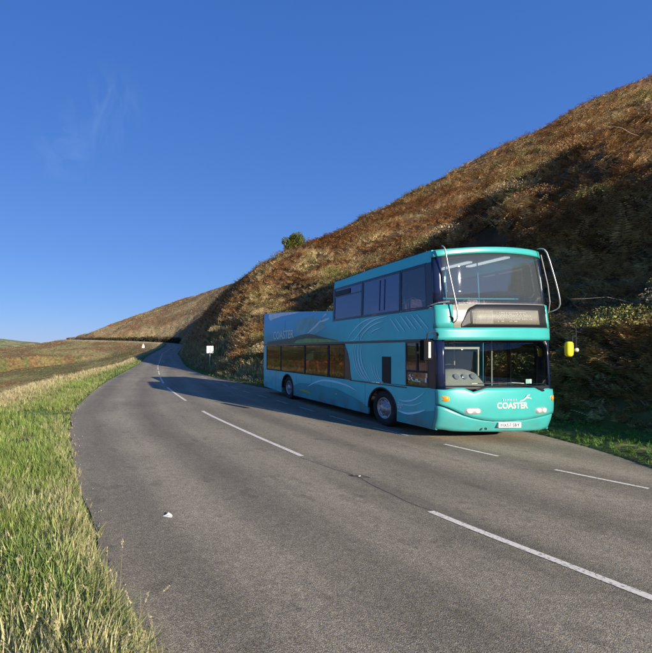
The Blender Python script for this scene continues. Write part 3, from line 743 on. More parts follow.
# small details on the front
mb = MB(); p = fr(.235, 2.80, .022); mb.lathe([(0, -.012), (.055, -.012), (.07, 0), (.06, .01)], 18, Matrix.Translation(p) @ Matrix.Rotation(R_(90), 4, 'X') @ Matrix.Rotation(R_(-35), 4, 'Y')); mb.build('corner_lamp', M_BLACK, BUS, smooth=True)
def lamp(name, m, x, z, wx, hz, d=.036, parent=BUS, round_=.6):
    b = MB(); n = 20; c = []
    fc = []
    for k in range(n):
        a = 2*math.pi*k/n; ca, sa = math.cos(a), math.sin(a)
        fc.append((x+wx/2*math.copysign(abs(ca)**round_, ca), z+hz/2*math.copysign(abs(sa)**round_, sa)))
    v0 = [b.bm.verts.new(warp(Vector((px, plan_x(px)-.04, pz)))) for px, pz in fc]
    v1 = [b.bm.verts.new(warp(Vector((x+(px-x)*.9, plan_x(px)-d-.045, z+(pz-z)*.88)))) for px, pz in fc]
    ce = b.bm.verts.new(warp(Vector((x, plan_x(x)-d-.053, z))))
    for k in range(n):
        b.bm.faces.new((v0[k], v0[(k+1) % n], v1[(k+1) % n], v1[k])); b.bm.faces.new((v1[k], v1[(k+1) % n], ce))
    return b.build(name, m, parent, smooth=True)
M_DARKCHR = mat('lamp reflector', (.55, .53, .46), rough=.25, metal=.5)
for x, s_ in ((.62, 1), (2.27, -1)):
    h = lamp('headlight', M_DARKCHR, x, .735, .36, .155, d=.025)
    lamp('lens', M_LIGHT, x-.08*s_, .735, .13, .115, d=.036, parent=h, round_=.9)
    lamp('lens', M_LIGHT, x+.08*s_, .74, .12, .11, d=.036, parent=h, round_=.9)
for sgn, x in ((-1, .075), (1, W-.075)):
    lamp('indicator', M_ORANGE, x+.0, 1.0 if sgn < 0 else 1.0, .16, .13, d=.03)
# wording and badge
cm = mat('cream lettering', (.80, .78, .50), rough=.5); 
def front_text(txt, size, x, z, m, name, shear=0, spacing=1.0, sx=1.0, off=0.0, d=.058):
    b = MB(); me = text_mesh(txt, size, .002, shear, spacing, off)
    b.add(me, Matrix(((sx, 0, 0, x), (0, 0, -1, 0), (0, 1, 0, z), (0, 0, 0, 1))))
    for v in b.bm.verts:
        e = v.co.y; v.co = warp(Vector((v.co.x, plan_x(v.co.x)-d+e, v.co.z)))
    return b.build(name, m, BUS)
front_text('COASTER', .185, 1.50, .80, cm, 'coaster_lettering', sx=.92, off=.004, d=.062)
front_text('EXMOOR', .062, 1.43, .965, M_WHITE, 'small_lettering', spacing=1.5, d=.064)
def swoosh(mb, pts, wd, put):
    n = len(pts); prev = None
    for i in range(n):
        a = pts[max(0, i-1)]; c = pts[min(n-1, i+1)]; tx, ty = c[0]-a[0], c[1]-a[1]; L = math.hypot(tx, ty) or 1; nx, ny = -ty/L, tx/L
        h = wd*(math.sin(math.pi*(i+.35)/(n-.3))**.6)/2
        pr = (mb.bm.verts.new(put(pts[i][0]+nx*h, pts[i][1]+ny*h)), mb.bm.verts.new(put(pts[i][0]-nx*h, pts[i][1]-ny*h)))
        if prev: mb.bm.faces.new((prev[0], prev[1], pr[1], pr[0]))
        prev = pr
mb = MB(); pf = lambda x, z: warp(Vector((x, plan_x(x)-.066, z)))
swoosh(mb, [(1.67, .955), (1.77, .985), (1.83, 1.03), (1.87, 1.08), (1.93, 1.10)], .03, pf)
swoosh(mb, [(1.83, 1.03), (1.90, 1.035), (1.97, 1.01)], .028, pf); mb.build('bird_emblem', M_WHITE, BUS, recalc=False)
pl = MB(); pl.box((1.22, -.214, .36), (1.75, -.16, .475), bev=.003); plate = pl.build('number_plate', mat('white plate', (.85, .86, .84), rough=.35), BUS)
b = MB(); b.add(text_mesh('HX57 SBY', .10, .002, 0, 1.05, .001), Matrix(((.98, 0, 0, 1.485), (0, 0, 1, -.2170), (0, 1, 0, .383), (0, 0, 0, 1)))); b.build('plate_lettering', M_BLACK, plate)
# towing eye cover and seam
mb = MB(); p = (.94, 0, .40); mb.lathe([(0, -.006), (.028, -.006), (.028, .004)], 14, Matrix.Translation((.93, plan_x(.93)-.01, .335)) @ Matrix.Rotation(R_(90), 4, 'X')); mb.build('towing_eye', M_BLACK, BUS)
# wipers
for x0, pts in ((.68, [(.68, 1.20), (.95, 1.285), (1.25, 1.315), (1.50, 1.325)]), (2.33, [(2.33, 1.18), (2.1, 1.275), (1.75, 1.31), (1.52, 1.31)])):
    b = MB(); b.tube([warp(Vector((x, plan_x(x)-.055, z))) for x, z in pts], [.022, .014, .010, .008], 6)
    wv = b.build('wiper', M_BLACK, BUS)
    q = pts[1:]; b = MB(); b.tube([warp(Vector((x, plan_x(x)-.03, z+.02))) for x, z in ((pts[-1][0]+(.25 if x0 < 1 else -.9), 1.325), (pts[-1][0], 1.345), (pts[-1][0]-(.75 if x0 < 1 else -.3), 1.33))], .009, 5); b.build('blade', M_CREAM if x0 > 1 else M_BLACK, wv)
# roof
def roof_f(u, v):
    x = .03+(W-.06)*u; y = (YF-.02)*(1-v)+4.5*v; c = abs(x-W/2)/(W/2)
    yf = plan_x(min(W-.02, max(.02, x))); y = yf+.02+(4.5-yf-.02)*v
    z = 4.455+.055*(1-c**3)+.02*math.sin(min(1, v*6)*math.pi/2)-(.05 if v == 0 else 0)-.05*v
    return warp(Vector((x, y, z)))
mb = MB(); mb.grid(roof_f, 16, 20)
mb.build('roof', M_TEAL, BUS, smooth=True)
mb = MB(); mb.box((.12, .45, 4.46), (.5, 1.35, 4.505), bev=.015); mb.box((.9, 1.6, 4.46), (1.7, 2.3, 4.53), bev=.02); split(mb.build('roof_hatch', M_TEAL, BUS, warp=warp))
mb = MB(); mb.box((.06, .3, 4.41), (W-.06, 4.46, 4.425)); mb.build('ceiling', M_CEIL, BUS, warp=warp)
mb = MB()
for x, y, l in ((2.28, .50, 1.25), (1.80, 1.15, 1.5), (.60, .9, 1.2), (.60, 2.5, 1.2)): mb.box((x, y, 4.365), (x+.15, y+l, 4.405), bev=.01)
split(mb.build('ceiling_light', M_LAMPON, BUS, warp=warp))
# bulkhead behind the covered section
mb = MB(); mb.box((.05, 4.44, 2.40), (W-.05, 4.48, 3.3)); mb.build('bulkhead', M_GREY, BUS, warp=warp)
mb = MB(); mb.box((.05, 4.452, 3.3), (W-.05, 4.462, 4.40)); mb.build('bulkhead_pane', G_UP, BUS, warp=warp)
# floors, rear, inner linings
mb = MB(); mb.box((.06, .25, .38), (W-.06, 1.35, .42)); mb.box((.65, 1.35, .38), (W-.65, 2.75, .42)); mb.box((.06, 2.75, .55), (W-.06, 7.4, .60)); mb.box((.65, 7.4, .55), (W-.65, 9.0, .60)); mb.box((.06, 9.0, .55), (W-.06, 10.9, .60)); split(mb.build('lower_floor', M_FLOOR, BUS))
mb = MB(); mb.box((.055, .22, 2.345), (W-.055, 10.88, 2.40)); mb.build('upper_floor', M_FLOOR, BUS, warp=warp)
mb = MB(); mb.box((.01, 10.92, .35), (W-.01, 10.97, 2.25), bev=.01); mb.box((.01, 10.92, 2.36), (W-.01, 10.97, 3.88), bev=.01); split(mb.build('rear_panel', M_TEAL, BUS, warp=warp))
mb = MB()
for x0 in (.05, W-.65): 
    xa, xb = (.37, .42) if x0 < 1 else (W-.42, W-.37)
    for yc in (FWY, RWY): mb.box((xa, yc-.62, .40), (xb, yc+.62, 1.08)); mb.box((min(x0, xa)+.005, yc-.62, 1.085), (max(x0+.6, xb)-.005, yc+.62, 1.12))
for v in list(mb.bm.verts): pass
split(mb.build('wheel_box', M_BLACK, BUS))
for x0 in (.04,):
    mb = MB(); mb.box((.62, 2.8, 0.3), (W-.62, 10.7, .54)); mb.build('chassis', M_BLACK, BUS)
# livery on the open rear part
def livery(name, m, loops, x=-.0035, th=.004):
    return flank(loops, x+0*th, name, m, th=th)
def liv_pic():
    m = bpy.data.materials.new('coastal picture vinyl'); m.use_nodes = True; nt = m.node_tree; b = nt.nodes['Principled BSDF']; L = nt.links.new
    b.inputs['Roughness'].default_value = .4; b.inputs['Specular IOR Level'].default_value = .3
    tc = nt.nodes.new('ShaderNodeTexCoord'); sp = nt.nodes.new('ShaderNodeSeparateXYZ'); L(tc.outputs['Object'], sp.inputs[0])
    n = nt.nodes.new('ShaderNodeTexNoise'); n.inputs['Scale'].default_value = 1.6; n.inputs['Detail'].default_value = 5
    mp = nt.nodes.new('ShaderNodeMapping'); mp.inputs['Scale'].default_value = (1, .5, 2.4); L(tc.outputs['Object'], mp.inputs[0]); L(mp.outputs[0], n.inputs['Vector'])
    ad = nt.nodes.new('ShaderNodeMath'); ad.operation = 'MULTIPLY_ADD'; ad.inputs[1].default_value = .5; L(n.outputs['Fac'], ad.inputs[0]); L(sp.outputs['Z'], ad.inputs[2])
    r = nt.nodes.new('ShaderNodeValToRGB'); mr = nt.nodes.new('ShaderNodeMapRange'); mr.inputs[1].default_value = 2.5; mr.inputs[2].default_value = 4.15; L(ad.outputs[0], mr.inputs[0]); L(mr.outputs[0], r.inputs[0])
    e = r.color_ramp.elements; e[0].color = (.03, .24, .26, 1); e[1].color = (.12, .42, .78, 1)
    q = e.new(.22); q.color = (.05, .34, .38, 1); q = e.new(.45); q.color = (.08, .45, .62, 1); q = e.new(.75); q.color = (.10, .46, .72, 1)
    y2 = nt.nodes.new('ShaderNodeMapRange'); y2.inputs[1].default_value = 3.2; y2.inputs[2].default_value = 5.6; L(sp.outputs['Y'], y2.inputs[0])
    mx = nt.nodes.new('ShaderNodeMix'); mx.data_type = 'RGBA'; mx.inputs[6].default_value = (.065, .57, .60, 1); L(r.outputs[0], mx.inputs[7]); L(y2.outputs[0], mx.inputs[0]); L(mx.outputs[2], b.inputs['Base Color'])
    return m
livery('picture_vinyl', liv_pic(), [[(3.0, 2.37), (LEN-.01, 2.37), (LEN-.01, 3.885), (10.2, 3.845), (9.0, 3.785), (7.6, 3.685), (6.3, 3.565), (5.2, 3.465), (4.53, 3.415), (4.53, 3.06), (3.0, 3.06)]])
livery('cloud_print', mat('white cloud print', (.85, .87, .90), rough=.4, noise=.2, nscale=3), [[(10.35, 3.84), (9.0, 3.775), (7.6, 3.675), (7.0, 3.625), (7.8, 3.60), (8.8, 3.61), (9.6, 3.56), (10.1, 3.50), (10.3, 3.62)]], x=-.0075)
livery('headland_print', mat('hazy headland print', (.14, .44, .45), rough=.4, noise=.25, nscale=3), [[(4.9, 2.9), (5.3, 3.12), (6.0, 3.33), (6.8, 3.36), (7.3, 3.22), (7.4, 2.95), (7.1, 2.72), (5.8, 2.66)]], x=-.0072)
livery('ridge_print', mat('dark green print', (.018, .065, .045), rough=.4, noise=.5, nscale=4), [[(4.2, 2.42), (4.9, 2.52), (5.5, 2.62), (6.2, 2.73), (6.9, 2.70), (7.5, 2.63), (8.6, 2.56), (10.4, 2.50), (10.5, 2.375), (4.2, 2.375)]], x=-.0088)
livery('meadow_print', mat('green meadow print', (.17, .40, .08), rough=.4, noise=.3, nscale=5), [[(3.9, 2.378), (4.8, 2.47), (5.6, 2.52), (6.4, 2.55), (7.2, 2.50), (7.5, 2.378)]], x=-.0115)
b = MB(); b.add(text_mesh('COASTER', .50, .002, 0, 1.0, .004), Matrix(((0, 0, -1, -.010), (-1.0, 0, 0, 8.62), (0, 1, 0, 2.60), (0, 0, 0, 1)))); b.build('side_lettering', mat('faded cream lettering', (.72, .78, .62), rough=.5), BUS, warp=warp)
pside = lambda y, z, x=-.0105: warp(Vector((x, y, z)))
mb = MB(); swoosh(mb, [(6.3, 2.74), (6.0, 2.86), (5.7, 2.98), (5.4, 3.12), (5.1, 3.28)], .07, pside); swoosh(mb, [(5.35, 3.12), (5.0, 3.16), (4.75, 3.20)], .09, pside); swoosh(mb, [(5.3, 3.16), (5.05, 3.34), (4.92, 3.36)], .08, pside); mb.build('side_bird_emblem', M_WHITE, BUS, recalc=False)
# swirls
mb = MB(); pz = lambda y, z: warp(Vector((-.0095, y, z)))
def cr(pts, n=10):
    out = dense([(a, b_, 0) for a, b_ in pts], .06); return [(p[0], p[1]) for p in out]
swoosh(mb, cr([(1.75, 3.02), (2.3, 2.96), (2.8, 2.75), (3.2, 2.45), (3.42, 2.38)]), .05, pz)
swoosh(mb, cr([(1.9, 2.9), (2.35, 2.82), (2.75, 2.62), (2.95, 2.40)]), .045, pz)
swoosh(mb, cr([(2.0, 2.72), (2.3, 2.66), (2.45, 2.58)]), .035, pz)
swoosh(mb, cr([(2.1, 3.04), (2.8, 2.95), (3.3, 2.70), (3.65, 2.40)]), .04, pz)
for dx, wd in ((0, .05), (.14, .035), (-.14, .04), (.25, .03)):
    swoosh(mb, cr([(3.02+dx, 2.28), (3.06+dx, 2.0), (2.98+dx, 1.65), (2.75+dx, 1.35), (2.52+dx*.6, 1.18)]), wd, pz)
for dx in (0, .13, .26): swoosh(mb, cr([(2.45-dx, 1.75-dx*.5), (2.35-dx, 1.45-dx*.4), (2.15-dx, 1.20)]), .022, pz)
for (y, z) in ((1.62, 2.93), (1.42, 2.93), (1.22, 2.98), (1.02, 2.96), (.82, 2.98), (.62, 2.96)):
    swoosh(mb, [(y, z), (y-.17, z-.17), (y-.36, z-.36)], .035, pz)
swoosh(mb, cr([(6.3, .70), (5.4, .98), (4.6, 1.04), (3.7, .98), (3.1, .85)]), .07, pz)
swoosh(mb, cr([(1.32, .82), (1.1, .80), (.8, .86), (.55, 1.0), (.42, 1.10)]), .035, pz)
swoosh(mb, cr([(1.30, .72), (1.0, .71), (.7, .76), (.45, .88)]), .02, pz)
swoosh(mb, cr([(1.32, .52), (1.0, .50), (.65, .58), (.40, .68)]), .05, pz)
split(mb.build('swirl_graphics', M_PALEV, BUS, recalc=False))
low = [(YF+.01, .27), (FWY-.61, .25), (FWY-.61, .50), (1.0, .52), (.6, .60), (YF+.01, .70)]
livery('lower_band_print', M_LOW, [low])
livery('lower_band_print', M_LOW, [[(FWY+.61, .24), (RWY-.61, .23), (RWY-.61, .62), (7.0, .78), (5.6, .84), (4.2, .80), (3.2, .62), (FWY+.61, .44)]])
livery('logo_strip', mat('lime print', (.22, .42, .05), rough=.4), [[(6.0, .44), (6.9, .47), (7.0, .52), (6.6, .56), (6.1, .50)]], x=-.008)
mb = MB()
for k, (y, z) in enumerate(((1.28, .66), (1.22, .66), (1.15, .67), (1.28, .60), (1.2, .60), (4.25, .62), (1.28, .72))): mb.box((-.012, y, z), (-.009, y+.045, z+.03))
split(mb.build('small_print', M_WHITE, BUS))
mb = MB()
for y in (2.72, 4.6, 6.0, 7.3, 9.4): mb.box((-.003, y, .25), (.0, y+.012, 1.13))
for y in (5.9, 8.4): mb.box((-.010, y, 2.37), (-.004, y+.010, 3.4))
split(mb.build('panel_joint', M_LOW, BUS, warp=warp))
# wheels
def wheel(y, left, dual=False):
    x = .06 if left else W-.06; sgn = -1 if left else 1
    Mx = Matrix.Translation((x, y, WR)) @ Matrix.Rotation(R_(90)*sgn, 4, 'Y')
    b = MB(); b.lathe([(.29, -.02), (.30, .0), (.40, .012), (.455, .0), (.48, -.02), (.49, -.05), (.49, -.23), (.47, -.26), (.30, -.27)], 48, Mx)
    t = b.build('wheel', M_RUB, BUS, smooth=True)
    b = MB()
    if y < 4: b.lathe([(.295, -.01), (.275, .0), (.262, -.03), (.20, -.055), (.185, -.02), (.11, .02), (.10, .045), (.06, .06), (0, .06)], 40, Mx)
    else: b.lathe([(.295, -.01), (.275, .0), (.262, -.05), (.22, -.13), (.15, -.14), (.14, -.02), (.09, .01), (0, .01)], 40, Mx)
    r = b.build('rim', M_RIM, t, smooth=True)
    b = MB()
    for k in range(10):
        a = k*math.pi/5; b.lathe([(.018, -.05), (.018, .012), (0, .018)], 8, Mx @ Matrix.Translation((.15*math.cos(a), .15*math.sin(a), .0)))
    split(b.build('wheel_nut', M_CHROME, t))
    b = MB()
    for k in range(8):
        a = (k+.5)*math.pi/4; b.lathe([(.022, 0), (.022, .003), (0, .003)], 10, Mx @ Matrix.Translation((.23*math.cos(a), .23*math.sin(a), -.042 if y < 4 else -.10)))
    split(b.build('rim_slot', M_BLACK, t))
for y in (FWY, RWY):
    for l in (True, False): wheel(y, l)
mb = MB()
for y in (FWY, RWY):
    for x0, x1 in ((-.006, .05), (W-.05, W+.006)):
        o_ = arc(y, .46, .615, 183, -3, 22); i_ = arc(y, .46, .575, 183, -3, 22)
        for k in range(22):
            for xx in (x0, x1):
                vs = [mb.bm.verts.new((xx, *p)) for p in (o_[k], o_[k+1], i_[k+1], i_[k])]; mb.bm.faces.new(vs)
            vs = [mb.bm.verts.new(p) for p in ((x0, *o_[k]), (x0, *o_[k+1]), (x1, *o_[k+1]), (x1, *o_[k]))]; mb.bm.faces.new(vs)
            vs = [mb.bm.verts.new(p) for p in ((x0, *i_[k]), (x0, *i_[k+1]), (x1, *i_[k+1]), (x1, *i_[k]))]; mb.bm.faces.new(vs)
split(mb.build('wheel_arch', M_BLACK, BUS))
# tree guards (bright tubes on the upper front corners)
def guard(name, pts, r=.0135): MB().tube(dense(pts, .08).tolist(), r, 8).build(name, M_CHROME, BUS, smooth=True)
guard('branch_guard', [(.15, .10, 4.50), (.155, .05, 4.46), (.17, .02, 4.36), (.22, -.02, 3.9), (.27, -.09, 3.4), (.31, -.14, 3.0), (.315, -.13, 2.80), (.31, -.05, 2.72)])
guard('branch_guard', [(W-.20, .16, 4.47), (W-.17, .08, 4.46), (W-.12, .02, 4.36), (W-.06, -.06, 3.9), (W+.02, -.10, 3.45), (W+.07, -.10, 3.15), (W+.06, -.04, 3.04), (W-.02, .04, 2.98)])
mb = MB(); mb.tube([(-.02, .30, 3.12), (-.06, .15, 3.14), (.02, .04, 3.18), (.20, -.06, 3.20)], .016, 6); mb.build('guard_stay', M_CHROME, BUS)
mb = MB(); mb.tube([(W-.26, .02, 4.30), (W-.17, -.05, 3.6), (W-.13, -.06, 3.2), (W-.12, -.02, 2.95)], .010, 6); mb.build('aerial_wire', M_CHROME, BUS)
# driver's side mirror
mb = MB(); mb.tube(dense([(.05, .10, 2.40), (-.02, .0, 2.46), (-.10, -.04, 2.50), (-.26, -.04, 2.49), (-.31, -.04, 2.44), (-.31, -.04, 2.28)], .04).tolist(), .014, 7); mb.box((.0, .04, 2.36), (.07, .12, 2.50), bev=.01)
ma = mb.build('mirror_arm', M_BLACK, BUS)
mb = MB(); mb.box((-.42, -.08, 1.86), (-.20, .06, 2.33), bev=.035); mir = mb.build('mirror', mat('matt black housing', (.010, .010, .011), rough=.9, spec=.08), BUS, smooth=False)
mb = MB(); mb.box((-.325, -.094, 1.92), (-.265, -.079, 2.28), bev=.006); mb.build('mirror_lit_edge', M_CREAM, mir)  # cream strip paints the sunlit edge of the black housing
mb = MB(); mb.box((-.40, .062, 1.90), (-.22, .066, 2.29)); mb.build('mirror_glass', M_MIRROR, mir)
# kerb-side mirror: yellow cover on a drop arm with a small round mirror
mb = MB(); mb.tube(dense([(W-.04, .06, 2.50), (W+.12, -.12, 2.60), (W+.20, -.22, 2.62), (W+.27, -.24, 2.58), (W+.28, -.24, 2.48), (W+.28, -.24, 2.14)], .05).tolist(), .017, 7)
mb.tube([(W+.28, -.24, 2.42), (W+.20, -.24, 2.40), (W+.20, -.24, 2.2), (W+.16, -.24, 2.14)], .015, 6); mb.build('mirror_arm', M_BLACK, BUS)
mb = MB(); mb.lathe([(0, -.22), (.05, -.21), (.075, -.17), (.082, -.08), (.082, .08), (.075, .17), (.05, .21), (0, .22)], 20, Matrix.Translation((W+.12, -.24, 2.12)) @ Matrix.Diagonal((1, .8, .78, 1))); mb.build('yellow_mirror', M_YELLOW, BUS, smooth=True)
mb = MB(); mb.lathe([(0, -.03), (.04, -.022), (.048, .01), (0, .03)], 18, Matrix.Translation((W+.29, -.25, 2.10)) @ Matrix.Rotation(R_(90), 4, 'X')); mb.build('round_mirror', M_CREAM, BUS, smooth=True)
# seats
def seat(x, y, zf, h=1.0, name='seat'):
    def prof(mb, cx, wd):
        mb.box((cx-wd/2, y-.42, zf+.38), (cx+wd/2, y+.02, zf+.50), bev=.03)
        lo = .46; n0 = len(mb.bm.verts)
        mb.box((cx-wd/2, y-.02, zf+lo), (cx+wd/2, y+.06, zf+h), bev=.035)
        mb.bm.verts.ensure_lookup_table()
        for v in mb.bm.verts[n0:]:
            v.co.y += (v.co.z-zf-lo)*.16
            if v.co.z > zf+.75: v.co.x = cx+(v.co.x-cx)*(1-.35*((v.co.z-zf-.75)/(h-.75))**1.5)
    b = MB(); prof(b, x-.22, .41); prof(b, x+.22, .41); s_ = b.build(name, M_SEAT, BUS, smooth=False)
    b = MB(); b.tube([(x-.40, y+.11, zf+.72), (x-.38, y+.17, zf+h-.02), (x-.22, y+.19, zf+h+.06), (x, y+.16, zf+h-.05), (x+.22, y+.19, zf+h+.06), (x+.38, y+.17, zf+h-.02), (x+.40, y+.11, zf+.72)], .014, 6)
    b.box((x-.04, y-.3, zf), (x+.04, y-.1, zf+.38)); b.build('seat_frame', M_CHROME, s_)
    return s_
sp0 = None
def copy_seat(src, dx, dy, dz):
    c = src.copy(); COL.objects.link(c); c.parent = BUS; c.location = (dx, dy, dz)
    for ch in src.children:
        d = ch.copy(); COL.objects.link(d); d.parent = c
s0_ = seat(0, 0, 0, 1.0)
first = True
for (xs, ys, zf) in (((.54, 2.06), (1.05, 1.85, 2.65, 3.45, 4.2), 2.40), ((.54, 2.06), (5.2, 6.0, 6.8, 7.6, 8.4, 9.2, 10.0), 2.40), ((.54, 2.06), (3.9, 4.75, 5.6, 6.45, 7.3, 9.3, 10.2), .60)):
    for x in xs:
        for y in ys:
            if first: s0_.location = (x, y, zf); first = False
            else: copy_seat(s0_, x, y, zf)
# poles and rails inside
mb = MB()
for x, y in ((.86, .75), (1.74, .75), (.86, 2.3), (1.74, 3.1)): mb.tube([(x, y, 2.4), (x, y, 4.40)], .014, 6)
mb.tube([(.25, .42, 3.34), (W-.25, .42, 3.34)], .022, 7); split(mb.build('grab_rail', mat('turquoise rail', (.05, .45, .45), rough=.4), BUS, warp=warp))
mb = MB()
for x, y in ((1.55, 1.35), (1.80, .55), (1.72, 3.3), (.9, 3.3)): mb.tube([(x, y, .42), (x, y, 2.34)], .016, 6)
split(mb.build('hand_pole', M_CREAM, BUS))
# cab: dashboard with dials, steering wheel, assault screen, driver's seat
mb = MB()
def dash(u, v):
    x = .16+1.0*u; h = [1.28, 1.45, 1.62, 1.66, 1.60][min(4, int(v*4+.001))]; yy = [.02, .05, .14, .30, .45][min(4, int(v*4+.001))]
    e = 1-abs(2*u-1)**4; return Vector((x, yy+.05, 1.20+(h-1.20)*(.55+.45*e)))
mb.grid(dash, 14, 4); mb.box((.16, .14, .85), (1.16, .50, 1.24)); db = mb.build('dashboard', mat('grey dashboard', (.30, .29, .24), rough=.7, noise=.15, nscale=8), BUS, smooth=True)
mb = MB()
for x in (.50, .70, .90): mb.lathe([(0, .0), (.055, .0), (.065, -.01), (.065, -.02)], 18, Matrix.Translation((x, .085, 1.49)) @ Matrix.Rotation(R_(75), 4, 'X') )
split(mb.build('dial', M_GREY, db))
mb = MB(); c = Matrix.Translation((.60, .58, 1.62)) @ Matrix.Rotation(R_(-38), 4, 'X'); mb.tube([c @ Vector((.23*math.cos(a*math.pi/14), .23*math.sin(a*math.pi/14), 0)) for a in range(29)], .016, 6, cap=False); mb.tube([c @ Vector((-.22, 0, 0)), c @ Vector((.22, 0, 0))], .015, 5); mb.build('steering_wheel', M_BLACK, BUS)
mb = MB(); mb.box((.32, 1.05, .9), (.86, 1.5, 1.02), bev=.04); mb.box((.34, 1.42, 1.0), (.84, 1.55, 1.85), bev=.05); mb.build('driver_seat', M_NAVY, BUS)
mb = MB(); mb.box((.14, 1.66, .5), (1.1, 1.70, 1.5)); mb.box((.14, 1.66, 1.5), (.18, 1.70, 2.3)); mb.box((1.06, .62, .5), (1.10, 1.66, 1.36)); split(mb.build('cab_partition', M_GREY, BUS))
mb = MB(); mb.box((.20, .16, 2.12), (1.12, .19, 2.17)); mb.box((.20, .16, 1.60), (.23, .19, 2.12)); mb.box((1.08, .16, 1.5), (1.11, .19, 2.12)); split(mb.build('cab_blind_frame', M_CREAM, BUS))
p = plan_x(1.98); mb = MB(); mb.box((1.93, p+.02, 1.34), (2.07, p+.026, 1.44)); mb.build('windscreen_notice', mat('pale green notice', (.55, .75, .62)), BUS)
# ------------------------------------------------------------------ vegetation
def frond_proto(rng, nf=4, pairs=9, kite=True, h=1.0):
    V = []; T = []; S = []
    def vert(p, s): V.append(p); S.append(s); return len(V)-1
    for f in range(nf):
        az = f*2*math.pi/nf+rng.uniform(-.5, .5); ca, sa = math.cos(az), math.sin(az); L = h*rng.uniform(.75, 1.1); out = rng.uniform(.45, .95); droop = rng.uniform(.15, .5)
        def pt(t, side=0, dz=0):
            x = L*out*t**1.4; z = L*(.95*t-droop*t*t)
            return (x*ca-side*sa, x*sa+side*ca, z+dz)
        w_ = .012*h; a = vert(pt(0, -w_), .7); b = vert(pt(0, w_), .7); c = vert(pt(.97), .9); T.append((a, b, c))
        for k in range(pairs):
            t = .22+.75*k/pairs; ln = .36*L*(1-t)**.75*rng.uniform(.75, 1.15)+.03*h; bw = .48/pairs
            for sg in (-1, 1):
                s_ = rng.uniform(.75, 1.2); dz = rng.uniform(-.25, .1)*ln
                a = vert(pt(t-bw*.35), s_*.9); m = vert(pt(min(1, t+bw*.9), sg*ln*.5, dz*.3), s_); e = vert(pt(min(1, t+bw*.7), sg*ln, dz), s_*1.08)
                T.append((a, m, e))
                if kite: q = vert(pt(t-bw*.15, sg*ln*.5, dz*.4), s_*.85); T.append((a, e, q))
    return np.array(V), np.array(T), np.array(S)
def tuft_proto(rng, n=9, r=.5):
    V = []; T = []; S = []
    for k in range(n):
        c = np.array([rng.normal(0, .33), rng.normal(0, .33), rng.uniform(.05, .8)])*r*1.6; s = rng.uniform(.7, 1.25)
        for j in range(3):
            V.append(c+rng.normal(0, .30, 3)*r); S.append(s)
        T.append((3*k, 3*k+1, 3*k+2))
    return np.array(V), np.array(T), np.array(S)
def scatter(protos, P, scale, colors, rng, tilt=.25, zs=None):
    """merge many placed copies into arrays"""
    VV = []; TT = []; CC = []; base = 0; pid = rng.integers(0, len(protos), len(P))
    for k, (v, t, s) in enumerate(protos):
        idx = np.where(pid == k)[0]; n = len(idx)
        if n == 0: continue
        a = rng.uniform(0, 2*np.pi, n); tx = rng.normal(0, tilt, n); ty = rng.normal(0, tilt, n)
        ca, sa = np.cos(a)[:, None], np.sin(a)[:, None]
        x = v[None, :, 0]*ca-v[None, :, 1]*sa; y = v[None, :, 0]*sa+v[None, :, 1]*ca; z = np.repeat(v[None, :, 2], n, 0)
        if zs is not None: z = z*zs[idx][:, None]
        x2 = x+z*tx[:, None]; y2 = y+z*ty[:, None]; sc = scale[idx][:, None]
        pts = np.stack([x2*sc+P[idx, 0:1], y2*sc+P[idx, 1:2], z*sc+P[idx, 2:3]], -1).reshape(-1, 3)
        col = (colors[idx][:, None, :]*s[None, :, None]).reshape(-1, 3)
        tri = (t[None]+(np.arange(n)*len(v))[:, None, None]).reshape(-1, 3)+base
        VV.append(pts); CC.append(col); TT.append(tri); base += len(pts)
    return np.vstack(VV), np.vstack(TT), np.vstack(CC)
def join(parts):
    V = []; T = []; C = []; b = 0
    for v, t, c in parts: V.append(v); T.append(t+b); C.append(c); b += len(v)
    return np.vstack(V), np.vstack(T), np.vstack(C)
def polar(n, r0, r1, a0, a1, rng, p=1.0):
    r = np.exp(rng.uniform(np.log(r0), np.log(r1), n)) if p == 2 else (rng.uniform(r0**(2-p), r1**(2-p), n))**(1/(2-p))
    a = np.radians(rng.uniform(a0, a1, n)); return r*np.sin(a), r*np.cos(a)
M_BR = tint_mat('bracken fronds', rough=.85, trans=.10, var=.25, vscale=1.2)
M_GR = tint_mat('grass blades', rough=.6, trans=.35, var=.2, vscale=2.5, spec=.3)
def palette(X, Y, rng, kind='hill'):
    n = len(X); p1 = fbm(X*.10, Y*.10, 61, 3); p2 = fbm(X*.35+9, Y*.35, 63, 3); r = rng.random(n)
    c = cmix((.33, .168, .066), (.46, .295, .130), sm(p1+r*.3-.10, .38, .60))
    c = cmix(c, (.64, .50, .26), sm(p2+r*.35-.2, .46, .60)*.85)
    c = cmix(c, (.25, .26, .075), sm(p2*.6+p1*.4+rng.normal(0, .06, n), .58, .68)*.7)
    c = cmix(c, (.17, .085, .042), (r > .90)*1.0)
    return c*rng.uniform(.75, 1.25, n)[:, None]
rg = np.random.default_rng(11)
fr_near = [frond_proto(rg, 4, 9, True) for _ in range(7)]; fr_mid = [frond_proto(rg, 3, 5, False) for _ in range(7)]; tf = [tuft_proto(rg) for _ in range(8)]
parts = []
def hillpts(n, r0, r1, a0, a1, p, mind=.0, keepdens=True):
    X, Y = polar(n, r0, r1, a0, a1, rg, p); z, q = height(X, Y, True, True)
    k = q['right'] & (q['d'] > mind) & (q['over'] < 25)
    k &= np.hypot(X-(6.65-.2), Y-36.8) > 1.9
    if keepdens: k &= (fbm(X*.45, Y*.45, 71, 3)+rg.uniform(-.15, .15, n)) > .36
    return X[k], Y[k], z[k], {a: b[k] for a, b in q.items()}
X, Y, Z, q = hillpts(17500, 9, 34, 4, 62, 1.2)
